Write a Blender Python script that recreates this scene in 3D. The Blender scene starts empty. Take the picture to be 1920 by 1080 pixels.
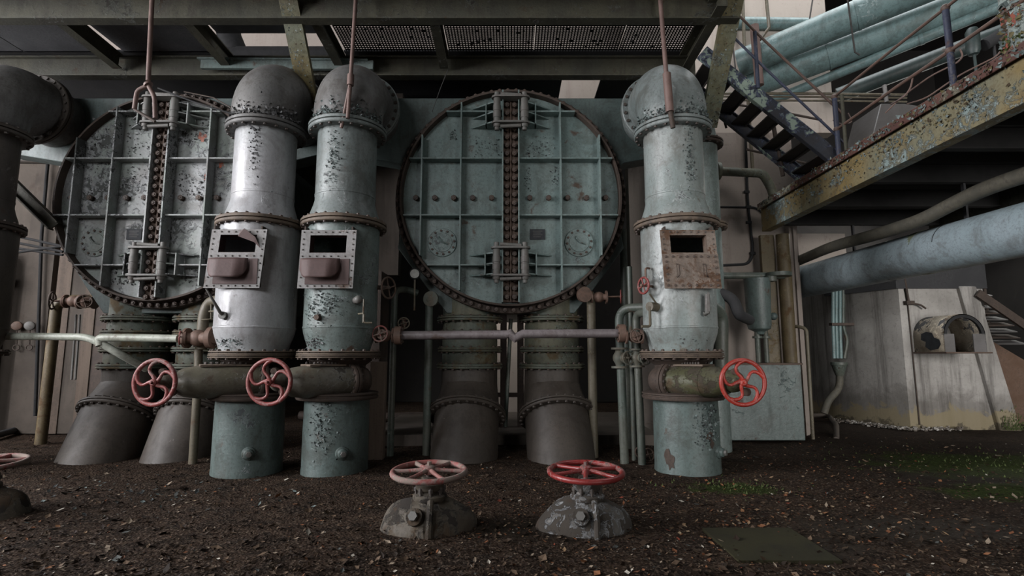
import bpy, bmesh, math, random
from mathutils import Vector as V, Matrix

scn = bpy.context.scene
COL = scn.collection
R = random.Random(11)
PI = math.pi
sin, cos, rad = math.sin, math.cos, math.radians

# ---------------------------------------------------------------- camera model
FPX = 1000.0
PITCH = math.atan(125 / FPX)
CZ = 1.5
sp, cp = sin(PITCH), cos(PITCH)


def ray(u, v):
    a, b = (u - 960) / FPX, (540 - v) / FPX
    return V((a, cp - sp * b, sp + cp * b))


def P(u, v, Y):
    d = ray(u, v)
    t = Y / d.y
    return V((d.x * t, Y, CZ + d.z * t))


def G(u, v, z=0.0):
    d = ray(u, v)
    t = (z - CZ) / d.z
    return V((d.x * t, d.y * t, z))


def PX(u, v, X):
    d = ray(u, v)
    t = X / d.x
    return V((X, d.y * t, CZ + d.z * t))


def basis(ax, hint=None):
    w = V(ax).normalized()
    h = V(hint) if hint else (V((0, 0, 1)) if abs(w.z) < .9 else V((1, 0, 0)))
    x = h.cross(w)
    if x.length < 1e-6:
        x = V((0, 1, 0)).cross(w)
    x.normalize()
    y = w.cross(x)
    return x, y, w


# ---------------------------------------------------------------- mesh builder
class MB:
    def __init__(s):
        s.v, s.f = [], []

    def add(s, vs, fs):
        b = len(s.v)
        s.v += [V(x) for x in vs]
        s.f += [tuple(b + i for i in q) for q in fs]
        return s

    def box(s, c, size, rz=0, rx=0, ry=0):
        m = Matrix.Rotation(rz, 3, 'Z') @ Matrix.Rotation(ry, 3, 'Y') @ Matrix.Rotation(rx, 3, 'X')
        hx, hy, hz = size[0] / 2, size[1] / 2, size[2] / 2
        vs = [V(c) + m @ V((sx * hx, sy * hy, sz * hz)) for sx in (-1, 1) for sy in (-1, 1) for sz in (-1, 1)]
        return s.add(vs, [(0, 1, 3, 2), (4, 6, 7, 5), (0, 4, 5, 1), (2, 3, 7, 6), (0, 2, 6, 4), (1, 5, 7, 3)])

    def slab(s, lo, hi):
        lo, hi = V(lo), V(hi)
        return s.box((lo + hi) / 2, hi - lo)

    def profile(s, prof, p0, p1, up=(0, 0, 1)):
        """extrude a closed 2D outline (x across, y along up) from p0 to p1"""
        p0, p1 = V(p0), V(p1)
        x, y, w = basis(p1 - p0, up)
        n = len(prof)
        vs = [p + x * a + y * b for p in (p0, p1) for a, b in prof]
        fs = [(i, (i + 1) % n, n + (i + 1) % n, n + i) for i in range(n)]
        fs += [tuple(reversed(range(n))), tuple(range(n, 2 * n))]
        return s.add(vs, fs)

    def bar(s, p0, p1, w, h, up=(0, 0, 1)):
        return s.profile([(-w / 2, -h / 2), (w / 2, -h / 2), (w / 2, h / 2), (-w / 2, h / 2)], p0, p1, up)

    def ibeam(s, p0, p1, w, h, tf=.02, tw=.014, up=(0, 0, 1)):
        a, b, c = w / 2, h / 2, tw / 2
        return s.profile([(-a, -b), (a, -b), (a, -b + tf), (c, -b + tf), (c, b - tf), (a, b - tf), (a, b), (-a, b),
                          (-a, b - tf), (-c, b - tf), (-c, -b + tf), (-a, -b + tf)], p0, p1, up)

    def channel(s, p0, p1, w, h, t=.02, up=(0, 0, 1)):
        b = h / 2
        return s.profile([(0, -b), (w, -b), (w, -b + t), (t, -b + t), (t, b - t), (w, b - t), (w, b), (0, b)], p0, p1, up)

    def angle(s, p0, p1, w, t=.012, up=(0, 0, 1)):
        return s.profile([(0, 0), (w, 0), (w, t), (t, t), (t, w), (0, w)], p0, p1, up)

    def tube(s, pts, r, n=12, cap=True, hint=None):
        pts = [V(p) for p in pts]
        m = len(pts)
        rs = r if isinstance(r, (list, tuple)) else [r] * m
        tg = []
        for i in range(m):
            a = pts[min(i + 1, m - 1)] - pts[max(i - 1, 0)]
            tg.append(a.normalized())
        x, y, w = basis(tg[0], hint)
        vs = []
        for i in range(m):
            if i:
                q = tg[i - 1].rotation_difference(tg[i])
                x = q @ x
                y = q @ y
            vs += [pts[i] + (x * cos(2 * PI * k / n) + y * sin(2 * PI * k / n)) * rs[i] for k in range(n)]
        fs = [(i * n + k, i * n + (k + 1) % n, (i + 1) * n + (k + 1) % n, (i + 1) * n + k) for i in range(m - 1) for k in range(n)]
        if cap:
            fs += [tuple(reversed(range(n))), tuple(range((m - 1) * n, m * n))]
        return s.add(vs, fs)

    def lathe(s, prof, o, ax=(0, 0, 1), n=32, hint=None, skip=None, a0=0, sx=1, sy=1):
        """prof: list of (radius, height along ax); skip(angle, h) drops faces"""
        x, y, w = basis(ax, hint)
        o = V(o)
        m = len(prof)
        vs = [o + w * h + (x * cos(a0 + 2 * PI * k / n) * sx + y * sin(a0 + 2 * PI * k / n) * sy) * r for r, h in prof for k in range(n)]
        fs = []
        for i in range(m - 1):
            for k in range(n):
                q = (i * n + k, i * n + (k + 1) % n, (i + 1) * n + (k + 1) % n, (i + 1) * n + k)
                if skip:
                    c = sum((vs[j] for j in q), V()) / 4
                    if skip(c):
                        continue
                fs.append(q)
        if prof[0][0] > 1e-5:
            pass
        return s.add(vs, fs)

    def cyl(s, o, ax, r, h, n=16, r2=None):
        r2 = r if r2 is None else r2
        return s.lathe([(0.0001, 0), (r, 0), (r2, h), (0.0001, h)], o, ax, n)

    def torus(s, o, ax, RR, r, n=40, k=10, sq=1):
        x, y, w = basis(ax)
        o = V(o)
        vs, fs = [], []
        for i in range(n):
            a = 2 * PI * i / n
            d = x * cos(a) + y * sin(a)
            for j in range(k):
                b = 2 * PI * j / k
                vs.append(o + d * (RR + r * cos(b)) + w * r * sin(b) * sq)
        for i in range(n):
            for j in range(k):
                fs.append((i * k + j, ((i + 1) % n) * k + j, ((i + 1) % n) * k + (j + 1) % k, i * k + (j + 1) % k))
        return s.add(vs, fs)

    def ball(s, o, r, ax=(0, 0, 1), sq=1, n=16):
        prof = [(max(r * sin(PI * i / 10), .0001), -r * sq * cos(PI * i / 10)) for i in range(11)]
        return s.lathe(prof, o, ax, n)

    def plate(s, pts, thick):
        """flat polygon extruded along the vector thick"""
        pts = [V(p) for p in pts]
        n = len(pts)
        t = V(thick)
        vs = pts + [p + t for p in pts]
        fs = [(i, (i + 1) % n, n + (i + 1) % n, n + i) for i in range(n)] + [tuple(reversed(range(n))), tuple(range(n, 2 * n))]
        return s.add(vs, fs)

    def build(s, name, mat, parent=None, smooth=38, bevel=0, fix=True):
        off = wl(parent) if parent else V()
        me = bpy.data.meshes.new(name)
        me.from_pydata([v - off for v in s.v], [], s.f)
        if fix:
            bm = bmesh.new()
            bm.from_mesh(me)
            bmesh.ops.remove_doubles(bm, verts=bm.verts, dist=.0002)
            bmesh.ops.recalc_face_normals(bm, faces=bm.faces)
            bm.to_mesh(me)
            bm.free()
        me.update()
        if smooth:
            me.shade_smooth()
            me.set_sharp_from_angle(angle=rad(smooth))
        me.materials.append(mat)
        o = bpy.data.objects.new(name, me)
        COL.objects.link(o)
        if parent:
            o.parent = parent
        if bevel:
            b = o.modifiers.new('bevel', 'BEVEL')
            b.width = bevel
            b.segments = 1
            b.limit_method = 'ANGLE'
            b.angle_limit = rad(50)
        return o


def wl(o):
    p = V()
    while o is not None:
        p = p + o.location
        o = o.parent
    return p


def thing(name, loc, label, cat, group=None):
    o = bpy.data.objects.new(name, None)
    o.empty_display_size = .1
    COL.objects.link(o)
    o.location = loc
    return tag(o, label, cat, group)


def tag(o, label, cat, group=None):
    o['label'] = label
    o['category'] = cat
    if group:
        o['group'] = group
    return o


def struct(o):
    o['kind'] = 'structure'
    return o


def solo(mb, name, mat, label, cat, group=None, base=None, **k):
    """a thing that is one mesh, with its origin at its base"""
    o = mb.build(name, mat, None, **k)
    if base is None:
        lo = V((min(v.x for v in mb.v), min(v.y for v in mb.v), min(v.z for v in mb.v)))
        hi = V((max(v.x for v in mb.v), max(v.y for v in mb.v), lo.z))
        base = (lo + hi) / 2
    o.data.transform(Matrix.Translation(-V(base)))
    o.location = base
    return tag(o, label, cat, group)


_bolts = {}


def bolt(parent, pos, ax, r, h, grip, mat, name='bolt'):
    """a through bolt: hex head, shank of length grip, nut; origin at the middle"""
    key = (round(r, 4), round(h, 4), round(grip, 4), mat.name)
    if key not in _bolts:
        b = MB()
        g = grip / 2
        b.lathe([(.0001, g + h * 1.25), (r * .45, g + h * 1.2), (r * .5, g + h), (r * .85, g + h), (r, g + h * .8), (r, g - .002), (r * .5, g - .002),
                 (r * .5, -g + .002), (r, -g + .002), (r, -g - h), (.0001, -g - h)], (0, 0, 0), (0, 0, 1), 6)
        o = b.build('bolt', mat, None, smooth=0)
        me = o.data
        bpy.data.objects.remove(o)
        _bolts[key] = me
    o = bpy.data.objects.new(name, _bolts[key])
    COL.objects.link(o)
    o.parent = parent
    o.location = V(pos) - wl(parent)
    o.rotation_mode = 'QUATERNION'
    o.rotation_quaternion = V((0, 0, 1)).rotation_difference(V(ax).normalized())
    return o


def bolt_ring(parent, c, ax, rr, n, r, h, grip, mat, keep=None, a0=.1, name='bolt'):
    x, y, w = basis(ax)
    for k in range(n):
        a = a0 + 2 * PI * k / n
        p = V(c) + (x * cos(a) + y * sin(a)) * rr
        if keep and not keep(p):
            continue
        bolt(parent, p, ax, r, h, grip, mat, name)


def flange(name, parent, c, ax, ri, ro, th, mat, nb, rb, bmat, keep=None, gap=.012, inset=None):
    """a pair of bolted rings centred on c"""
    m = MB()
    w = V(ax).normalized()
    h = th / 2
    e = min(.012, h * .3)
    m.lathe([(ri, -h), (ro - e, -h), (ro, -h + e), (ro, -gap / 2 - e * .3), (ro - e, -gap / 2), (ro - .03, -gap / 2), (ro - .03, gap / 2), (ro - e, gap / 2), (ro, gap / 2 + e * .3),
             (ro, h - e), (ro - e, h), (ri, h), (ri, -h)], c, ax, 48)
    o = m.build(name, mat, parent)
    if nb:
        bolt_ring(o, c, ax, ro - (inset or rb * 1.7), nb, rb, rb * .9, th, bmat, keep)
    return o


def arc_path(p0, d0, d1, Rr, n=10):
    """quarter-ish bend starting at p0 heading d0 and turning to d1 (perpendicular) with radius Rr"""
    p0, d0, d1 = V(p0), V(d0).normalized(), V(d1).normalized()
    c = p0 + d1 * Rr
    return [c - d1 * Rr * cos(PI / 2 * i / n) + d0 * Rr * sin(PI / 2 * i / n) for i in range(n + 1)]


def fillet(pts, r, n=6):
    pts = [V(p) for p in pts]
    out = [pts[0]]
    for i in range(1, len(pts) - 1):
        a, b, c = pts[i - 1], pts[i], pts[i + 1]
        k = min(r, (a - b).length * .48, (c - b).length * .48)
        s_, e = b + (a - b).normalized() * k, b + (c - b).normalized() * k
        for j in range(n + 1):
            t = j / n
            out.append(s_ * (1 - t) ** 2 + b * 2 * t * (1 - t) + e * t * t)
    out.append(pts[-1])
    return out


def handwheel(parent, c, ax, r, rim, spokes, mat, curved=True, up=None, dish=0, name='handwheel', a0=0.3, hubm=None):
    """rim is the part, spokes and hub its sub-parts"""
    c = V(c)
    x, y, w = basis(ax, up)
    m = MB()
    m.torus(c, ax, r - rim, rim, 44, 10)
    o = m.build(name, mat, parent, smooth=60)
    for k in range(spokes):
        a = a0 + 2 * PI * k / spokes
        pts, rs = [], []
        for i in range(9):
            t = i / 8
            q = r * .1 + (r - rim - r * .1) * t
            aa = a + (.62 * sin(PI * t * .95) - .25 * t if curved else 0)
            pts.append(c + (x * cos(aa) + y * sin(aa)) * q + w * dish * (1 - t))
            rs.append(rim * (1.0 - .3 * sin(PI * t)))
        s_ = MB()
        s_.tube(pts, rs, 8)
        s_.build('spoke', mat, o, smooth=60)
    h = MB()
    h.lathe([(.0001, rim * 1.7), (r * .1, rim * 1.7), (r * .15, rim * 1.2), (r * .17, -rim * 1.2), (.0001, -rim * 1.4)], c + w * dish, ax, 14)
    h.lathe([(.0001, rim * 3), (r * .06, rim * 2.8), (r * .06, rim * 1.5)], c + w * dish, ax, 6)
    h.build('hub', hubm or mat, o)
    return o


def small_valve(c, pipe_ax, stem_ax, r, wheel_r, mat, wmat, label, group=None, stem=None, spokes=4, flg=True):
    """globe valve in a small pipe: body, flanges, stem, handwheel"""
    c = V(c)
    stem = stem or wheel_r * 1.6
    t = thing('globe_valve', c, label, 'valve', group)
    w = V(pipe_ax).normalized()
    sdir = V(stem_ax).normalized()
    b = MB()
    b.lathe([(r * .9, -r * 2.1), (r * 1.0, -r * 1.4), (r * 1.5, -r * .6), (r * 1.6, 0), (r * 1.5, r * .6), (r * 1.0, r * 1.4), (r * .9, r * 2.1)], c, w, 16)
    b.tube([c, c + sdir * r * 2.1], r * .95, 12)
    b.build('valve_body', mat, t)
    if flg:
        for s_ in (-1, 1):
            m = MB()
            m.cyl(c + w * s_ * r * 2.1 - w * r * .22, w, r * 1.9, r * .45, 18)
            fl = m.build('valve_flange', mat, t)
    m = MB()
    m.cyl(c + sdir * r * 2.0, sdir, r * 1.25, r * .5, 12)
    m.tube([c + sdir * r * 2.2, c + sdir * stem], r * .3, 8)
    x, y, _ = basis(sdir)
    for s_ in (-1, 1):
        m.tube([c + sdir * r * 2.4 + x * s_ * r * .8, c + sdir * stem * .85 + x * s_ * r * .45], r * .2, 6)
    m.build('yoke', mat, t)
    handwheel(t, c + sdir * stem, sdir, wheel_r, wheel_r * .1, spokes, wmat, curved=False)
    return t


# ---------------------------------------------------------------- materials
class NT:
    def __init__(s, name):
        s.m = bpy.data.materials.new(name)
        s.m.use_nodes = True
        s.t = s.m.node_tree
        s.b = s.t.nodes['Principled BSDF']

    def n(s, typ, **k):
        nd = s.t.nodes.new(typ)
        for a, b in k.items():
            setattr(nd, a, b)
        return nd

    def put(s, sock, val):
        if val is None:
            return
        if isinstance(val, bpy.types.NodeSocket):
            s.t.links.new(val, sock)
        else:
            if isinstance(val, (tuple, list)) and len(val) == 3 and sock.type == 'RGBA':
                val = (*val, 1)
            sock.default_value = val

    def math(s, op, a, b=None, c=None):
        nd = s.n('ShaderNodeMath', operation=op)
        s.put(nd.inputs[0], a)
        s.put(nd.inputs[1], b)
        s.put(nd.inputs[2], c)
        return nd.outputs[0]

    def mix(s, f, a, b, mode='MIX'):
        nd = s.n('ShaderNodeMix', data_type='RGBA', blend_type=mode)
        s.put(nd.inputs['Factor'], f)
        s.put(nd.inputs[6], a)
        s.put(nd.inputs[7], b)
        return nd.outputs[2]

    def step(s, x, lo, hi, a=0, b=1):
        nd = s.n('ShaderNodeMapRange', interpolation_type='SMOOTHSTEP')
        s.put(nd.inputs[0], x)
        nd.inputs[1].default_value, nd.inputs[2].default_value = lo, hi
        nd.inputs[3].default_value, nd.inputs[4].default_value = a, b
        return nd.outputs[0]

    def noise(s, vec, scale, detail=4, rough=.55, dist=0):
        nd = s.n('ShaderNodeTexNoise')
        s.put(nd.inputs['Vector'], vec)
        nd.inputs['Scale'].default_value = scale
        nd.inputs['Detail'].default_value = detail
        nd.inputs['Roughness'].default_value = rough
        nd.inputs['Distortion'].default_value = dist
        return nd.outputs[0]

    def voro(s, vec, scale, feature='F1', out='Distance', rnd=1):
        nd = s.n('ShaderNodeTexVoronoi', feature=feature)
        s.put(nd.inputs['Vector'], vec)
        nd.inputs['Scale'].default_value = scale
        nd.inputs['Randomness'].default_value = rnd
        return nd.outputs[out]

    def mapping(s, vec, scale=(1, 1, 1)):
        nd = s.n('ShaderNodeMapping')
        s.put(nd.inputs[0], vec)
        nd.inputs['Scale'].default_value = scale
        return nd.outputs[0]

    def coord(s, random_offset=True):
        tc = s.n('ShaderNodeTexCoord').outputs['Object']
        if not random_offset:
            return tc
        oi = s.n('ShaderNodeObjectInfo').outputs['Random']
        sc = s.math('MULTIPLY', oi, 41.0)
        nd = s.n('ShaderNodeVectorMath', operation='ADD')
        s.put(nd.inputs[0], tc)
        s.put(nd.inputs[1], sc)
        return nd.outputs[0]

    def bump(s, h, strength=.4, dist=.01):
        nd = s.n('ShaderNodeBump')
        nd.inputs['Strength'].default_value = strength
        nd.inputs['Distance'].default_value = dist
        s.put(nd.inputs['Height'], h)
        return nd.outputs[0]

    def done(s, col, rough, nrm=None, metal=0, spec=.5):
        s.put(s.b.inputs['Base Color'], col)
        s.put(s.b.inputs['Roughness'], rough)
        s.put(s.b.inputs['Metallic'], metal)
        s.put(s.b.inputs['Specular IOR Level'], spec)
        if nrm is not None:
            s.put(s.b.inputs['Normal'], nrm)
        return s.m


def paint(name, a, b, under, rust, peel=.3, psc=2.0, fsc=13, rough=.45, rusty=.3, rsc=3, grime=.5, bump=.5, flake=None, streak=.22, fw=.5, metal=0, mottle=.55):
    """old paint: two tones, dirt in vertical runs, rust blooms, patches peeled to the coat below with curled pale edges"""
    T = NT(name)
    co = T.coord()
    n1 = T.noise(co, 1.4, 4)
    n2 = T.noise(co, psc, 3)
    n3 = T.noise(co, fsc, 7, .7, .7)
    val = T.math('ADD', T.math('MULTIPLY', n2, 1 - fw), T.math('MULTIPLY', n3, fw))
    th = .5 + (.5 - peel) * .42
    mask = T.step(val, th, th + .018)
    band = T.math('MULTIPLY', T.step(val, th - .035, th - .004), T.math('SUBTRACT', 1.0, mask))
    col = T.mix(T.step(n1, .35, .65), a, b)
    st = T.noise(T.mapping(co, (7, 7, 7 * streak)), 1.0, 6, .65)
    gr = T.step(st, .45, .72, 0, grime)
    col = T.mix(gr, col, (.3 * a[0] + .006, .27 * a[1] + .004, .25 * a[2] + .003), 'MIX')
    mt = T.step(T.noise(co, 30, 6, .75, .4), .47, .68, 0, mottle)
    col = T.mix(mt, col, (.34 * a[0] + .008, .32 * a[1] + .006, .3 * a[2] + .005))
    bl = T.step(T.noise(co, 2.6, 9, .72, .5), .5, .62, 0, mottle)
    col = T.mix(bl, col, (.42 * a[0] + .012, .38 * a[1] + .008, .35 * a[2] + .006))
    col = T.mix(T.math('MULTIPLY', band, .75), col, flake or tuple(min(1, x * 1.7 + .02) for x in a))
    r1 = T.noise(co, rsc, 8, .68, .3)
    rm = T.step(r1, .5 + (.5 - rusty) * .4, .5 + (.5 - rusty) * .4 + .1)
    col = T.mix(mask, col, under)
    rc = T.mix(T.noise(co, 22, 5), rust, tuple(x * .42 for x in rust))
    col = T.mix(T.math('MULTIPLY', rm, .85), col, rc)
    hgt = T.math('ADD', T.math('MULTIPLY', mask, -1.0), T.math('ADD', T.math('MULTIPLY', band, .8), T.math('MULTIPLY', n3, .6)))
    rg = T.math('ADD', T.math('ADD', rough, T.math('MULTIPLY', T.math('MAXIMUM', mask, rm), .35)), T.math('MULTIPLY', gr, .2))
    return T.done(col, rg, T.bump(hgt, bump, .012), metal)


def rough_mat(name, a, b, c, sc=3, rough=.8, bump=.5, fine=30, metal=0, streak=1.0, amt=.5):
    """rust, dirt, stone: three tones broken up at two scales"""
    T = NT(name)
    co = T.coord()
    n1 = T.noise(T.mapping(co, (1, 1, streak)), sc, 6, .6, .3)
    n2 = T.noise(co, fine, 5, .7)
    col = T.mix(T.step(n1, .35, .65), a, b)
    m = T.step(T.math('ADD', T.math('MULTIPLY', n1, .5), T.math('MULTIPLY', n2, .5)), .5, .62)
    col = T.mix(T.math('MULTIPLY', m, amt), col, c)
    return T.done(col, rough, T.bump(T.math('ADD', n2, T.math('MULTIPLY', n1, .6)), bump, .01), metal)


def plain(name, c, rough=.5, metal=0):
    T = NT(name)
    co = T.coord()
    n = T.noise(co, 9, 5, .65)
    return T.done(T.mix(T.step(n, .35, .7), c, tuple(x * .55 for x in c)), rough, T.bump(n, .15, .005), metal)
M = {}
RUST = (.115, .058, .035)
M['teal_low'] = paint('dark_teal_paint', (.095, .130, .122), (.115, .15, .142), (.06, .07, .072), RUST, peel=.2, rusty=.24, rough=.42, flake=(.22, .27, .27), bump=.7)
M['teal'] = paint('teal_paint', (.15, .195, .186), (.185, .225, .213), (.10, .11, .115), RUST, peel=.22, rusty=.24, rough=.4, flake=(.33, .39, .39), bump=.6)
M['teal_grey'] = paint('grey_teal_paint', (.16, .19, .185), (.2, .225, .22), (.06, .062, .062), RUST, peel=.16, rusty=.15, rough=.42, flake=(.36, .38, .38), bump=.6)
M['pale'] = paint('pale_silver_paint', (.42, .42, .435), (.35, .365, .37), (.13, .15, .15), (.11, .08, .055), peel=.17, rusty=.12, mottle=.28, rough=.29, flake=(.55, .56, .58), bump=.5)
M['pale_mix'] = paint('faded_silver_teal_paint', (.30, .325, .315), (.22, .26, .25), (.11, .12, .12), (.15, .10, .06), peel=.18, rusty=.2, rough=.35, flake=(.45, .48, .48), bump=.5)
M['grey'] = paint('dusty_grey_paint', (.12, .12, .118), (.155, .152, .145), (.07, .065, .06), (.10, .07, .05), peel=.1, rusty=.12, rough=.55, flake=(.24, .24, .24))
M['door'] = paint('door_teal_paint', (.145, .205, .198), (.18, .235, .226), (.105, .115, .115), RUST, peel=.15, rusty=.26, psc=1.3, fsc=11, rough=.42, flake=(.30, .36, .36), bump=.5, grime=.4)
M['door_peeled'] = paint('door_peeled_grey_paint', (.30, .31, .315), (.185, .22, .195), (.065, .07, .066), (.12, .07, .045), peel=.36, rusty=.12, psc=1.2, fsc=10, rough=.42, flake=(.45, .46, .48), bump=.7, grime=.3)
M['shell'] = paint('housing_teal_paint', (.075, .105, .10), (.09, .12, .115), (.06, .07, .07), RUST, peel=.12, rusty=.15, rough=.5, grime=.5)
M['rust'] = rough_mat('rusty_steel', (.075, .048, .036), (.11, .073, .053), (.035, .025, .02), 4, .75)
M['rust_tan'] = rough_mat('tan_rusty_flange', (.145, .108, .078), (.10, .075, .056), (.045, .04, .036), 5, .7)
M['rust_dark'] = rough_mat('dark_rusty_steel', (.045, .032, .025), (.07, .048, .036), (.022, .018, .016), 5, .75)
M['bolt_rust'] = rough_mat('rusty_bolt', (.085, .056, .042), (.06, .042, .034), (.034, .026, .023), 7, .6, .2)
M['bolt_dark'] = rough_mat('dark_bolt', (.05, .042, .036), (.075, .06, .05), (.03, .026, .024), 7, .6, .2)
M['bolt_grey'] = rough_mat('grey_bolt', (.11, .11, .10), (.14, .13, .12), (.06, .05, .045), 7, .55, .2)
M['olive'] = paint('olive_beam_paint', (.04, .04, .028), (.06, .057, .036), (.028, .025, .02), (.07, .042, .022), peel=.22, rusty=.25, rough=.7, flake=(.12, .13, .11), bump=.7, fsc=16)
M['brace'] = paint('yellowed_brace_paint', (.13, .105, .04), (.13, .14, .095), (.05, .045, .03), (.12, .07, .03), peel=.3, rusty=.25, rough=.6, flake=(.24, .28, .25), bump=.8, fsc=18)
M['black'] = rough_mat('soot_and_shade_black', (.028, .028, .03), (.04, .04, .042), (.018, .018, .018), 2, .8, .3)  # sooty sheets, and the black standing in for shade over the concrete block
M['soot'] = rough_mat('sooty_panel', (.045, .046, .05), (.09, .09, .096), (.03, .03, .032), 1.4, .75, .3, streak=1)
M['grate'] = plain('grating_steel', (.025, .024, .022), .7)
M['red'] = paint('red_wheel_paint', (.38, .032, .02), (.30, .035, .025), (.16, .07, .055), (.16, .07, .045), peel=.28, rusty=.25, rough=.4, flake=(.45, .2, .17), fsc=24, bump=.4, grime=.3)
M['red_pale'] = paint('faded_red_wheel_paint', (.25, .055, .05), (.21, .06, .055), (.2, .13, .12), (.17, .09, .07), peel=.3, rusty=.22, rough=.45, flake=(.44, .25, .23), fsc=20, bump=.4, grime=.3)
M['red_dust'] = paint('dusty_red_wheel_paint', (.28, .075, .066), (.23, .10, .085), (.2, .155, .13), (.17, .11, .085), peel=.5, rusty=.3, rough=.6, flake=(.3, .2, .18), fsc=15, bump=.35, grime=.3)
M['crimson'] = paint('crimson_wheel_paint', (.27, .028, .026), (.22, .03, .028), (.12, .075, .065), (.11, .055, .045), peel=.34, rusty=.2, rough=.3, flake=(.4, .2, .18), fsc=17, bump=.5, grime=.3)
M['pinkrust'] = rough_mat('pinkish_rust_rod', (.165, .105, .09), (.13, .082, .07), (.10, .06, .05), 5, .6, .3)
M['brown_pipe'] = paint('brown_grey_pipe_paint', (.05, .041, .034), (.066, .054, .044), (.06, .05, .045), (.09, .06, .045), peel=.12, rusty=.2, rough=.55, flake=(.17, .15, .14), bump=.25)
M['inlet_green'] = paint('mossy_teal_flange_paint', (.095, .115, .095), (.12, .115, .075), (.055, .05, .035), (.13, .085, .04), peel=.25, rusty=.4, rough=.6)
M['valve_body'] = paint('dirty_valve_paint', (.15, .14, .118), (.12, .11, .078), (.045, .04, .032), (.10, .065, .04), peel=.25, rusty=.35, rough=.45, flake=(.2, .2, .18))
M['valve_moss'] = paint('mossy_valve_paint', (.095, .09, .05), (.07, .075, .035), (.05, .04, .026), (.10, .065, .034), peel=.4, rusty=.45, rough=.5, psc=5, fsc=16, flake=(.19, .18, .11), mottle=.9, bump=.9)
M['dome'] = paint('mud_caked_iron', (.085, .07, .05), (.06, .048, .033), (.026, .021, .017), (.085, .055, .032), peel=.42, rusty=.42, rough=.7, psc=5, fsc=10, flake=(.13, .115, .09), bump=1.0, mottle=.8)
M['dome_light'] = paint('chipped_pale_iron', (.15, .145, .135), (.07, .06, .047), (.05, .042, .034), (.08, .055, .038), peel=.5, rusty=.3, rough=.6, psc=3, fsc=8, flake=(.34, .35, .36), bump=.9)
M['rail'] = paint('white_green_pipe_paint', (.46, .48, .42), (.4, .43, .36), (.15, .13, .09), (.14, .09, .05), peel=.15, rusty=.2, rough=.4, flake=(.4, .42, .38))
M['mauve'] = paint('mauve_grey_pipe_paint', (.19, .165, .168), (.155, .135, .138), (.09, .065, .055), (.12, .075, .055), peel=.2, rusty=.25, rough=.45)
M['tan_pipe'] = paint('tan_pipe_paint', (.15, .13, .09), (.12, .105, .072), (.09, .07, .05), (.14, .09, .055), peel=.2, rusty=.3, rough=.5)
M['small_teal'] = paint('small_teal_pipe_paint', (.08, .105, .09), (.10, .105, .085), (.07, .065, .05), (.13, .085, .05), peel=.2, rusty=.25, rough=.45)
M['valve_rust'] = rough_mat('rusty_small_valve', (.16, .095, .07), (.12, .075, .055), (.07, .045, .036), 8, .65, .3)
M['valve_green'] = rough_mat('greenish_small_valve', (.10, .11, .09), (.12, .10, .07), (.055, .05, .04), 8, .6, .3)
M['blue'] = paint('navy_stringer_paint', (.018, .0225, .035), (.026, .032, .045), (.24, .30, .25), (.12, .06, .04), peel=.38, rusty=.2, psc=1.8, fsc=9, rough=.45, flake=(.1, .12, .2), bump=.7)
M['navy'] = paint('navy_post_paint', (.03, .037, .07), (.045, .055, .09), (.11, .10, .09), (.12, .065, .045), peel=.3, rusty=.35, rough=.5, fsc=20)
M['girder'] = paint('ochre_teal_girder_paint', (.205, .15, .06), (.18, .175, .115), (.2, .25, .24), (.13, .07, .03), peel=.36, rusty=.22, psc=1.1, fsc=8, rough=.6, flake=(.38, .42, .38), bump=1.0, grime=.35)
M['girder_red'] = paint('red_oxide_flange_paint', (.085, .036, .028), (.105, .046, .034), (.26, .25, .19), (.10, .045, .028), peel=.35, rusty=.3, psc=1.2, fsc=10, rough=.6, flake=(.3, .28, .2), bump=.9)
M['tread'] = rough_mat('dark_tread_steel', (.045, .04, .036), (.06, .05, .045), (.025, .022, .02), 4, .7)
M['rail_rust'] = rough_mat('rusty_handrail', (.115, .066, .05), (.09, .058, .045), (.065, .05, .045), 6, .6, .3)
M['bigpipe'] = paint('light_teal_duct_paint', (.17, .255, .255), (.15, .23, .232), (.17, .21, .20), (.15, .10, .06), peel=.14, rusty=.1, psc=1, rough=.38, flake=(.36, .45, .45), grime=.5, bump=.35)
M['bluepipe'] = paint('pale_blue_pipe_paint', (.33, .40, .43), (.29, .36, .385), (.21, .24, .24), (.22, .2, .1), peel=.08, rusty=.1, psc=1, rough=.36, flake=(.4, .46, .48), grime=.45, bump=.15)
M['darkpipe'] = rough_mat('lagged_dark_pipe', (.075, .07, .055), (.11, .10, .075), (.035, .03, .026), 5, .7, .8, fine=16)
M['ochre_post'] = paint('ochre_column_paint', (.135, .10, .05), (.10, .077, .038), (.085, .07, .045), (.13, .075, .035), peel=.25, rusty=.35, rough=.55, grime=.6, streak=.06)
M['shade_teal'] = paint('shade_teal_pipe_paint', (.035, .055, .054), (.045, .065, .063), (.03, .035, .035), RUST, peel=.1, rusty=.15)  # teal darkened to carry the shade below the light-teal pipes
M['board'] = rough_mat('pale_board', (.2, .155, .12), (.15, .11, .085), (.075, .055, .045), 5, .8, .5, streak=.08)
M['wood'] = rough_mat('weathered_board', (.12, .088, .065), (.085, .06, .044), (.045, .032, .025), 5, .8, .5, streak=.08)
M['hatch'] = paint('galvanised_plate', (.26, .25, .245), (.21, .205, .20), (.14, .11, .095), (.13, .075, .05), peel=.22, rusty=.3, rough=.5, fsc=16, flake=(.34, .33, .32), bump=.3)
M['hatch_rust'] = paint('rusty_plate', (.18, .135, .105), (.21, .17, .14), (.115, .065, .042), (.13, .065, .035), peel=.4, rusty=.45, rough=.6)
M['hood_red'] = rough_mat('red_oxide_sheet', (.07, .038, .034), (.085, .048, .044), (.045, .026, .023), 4, .65, .2)
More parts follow.
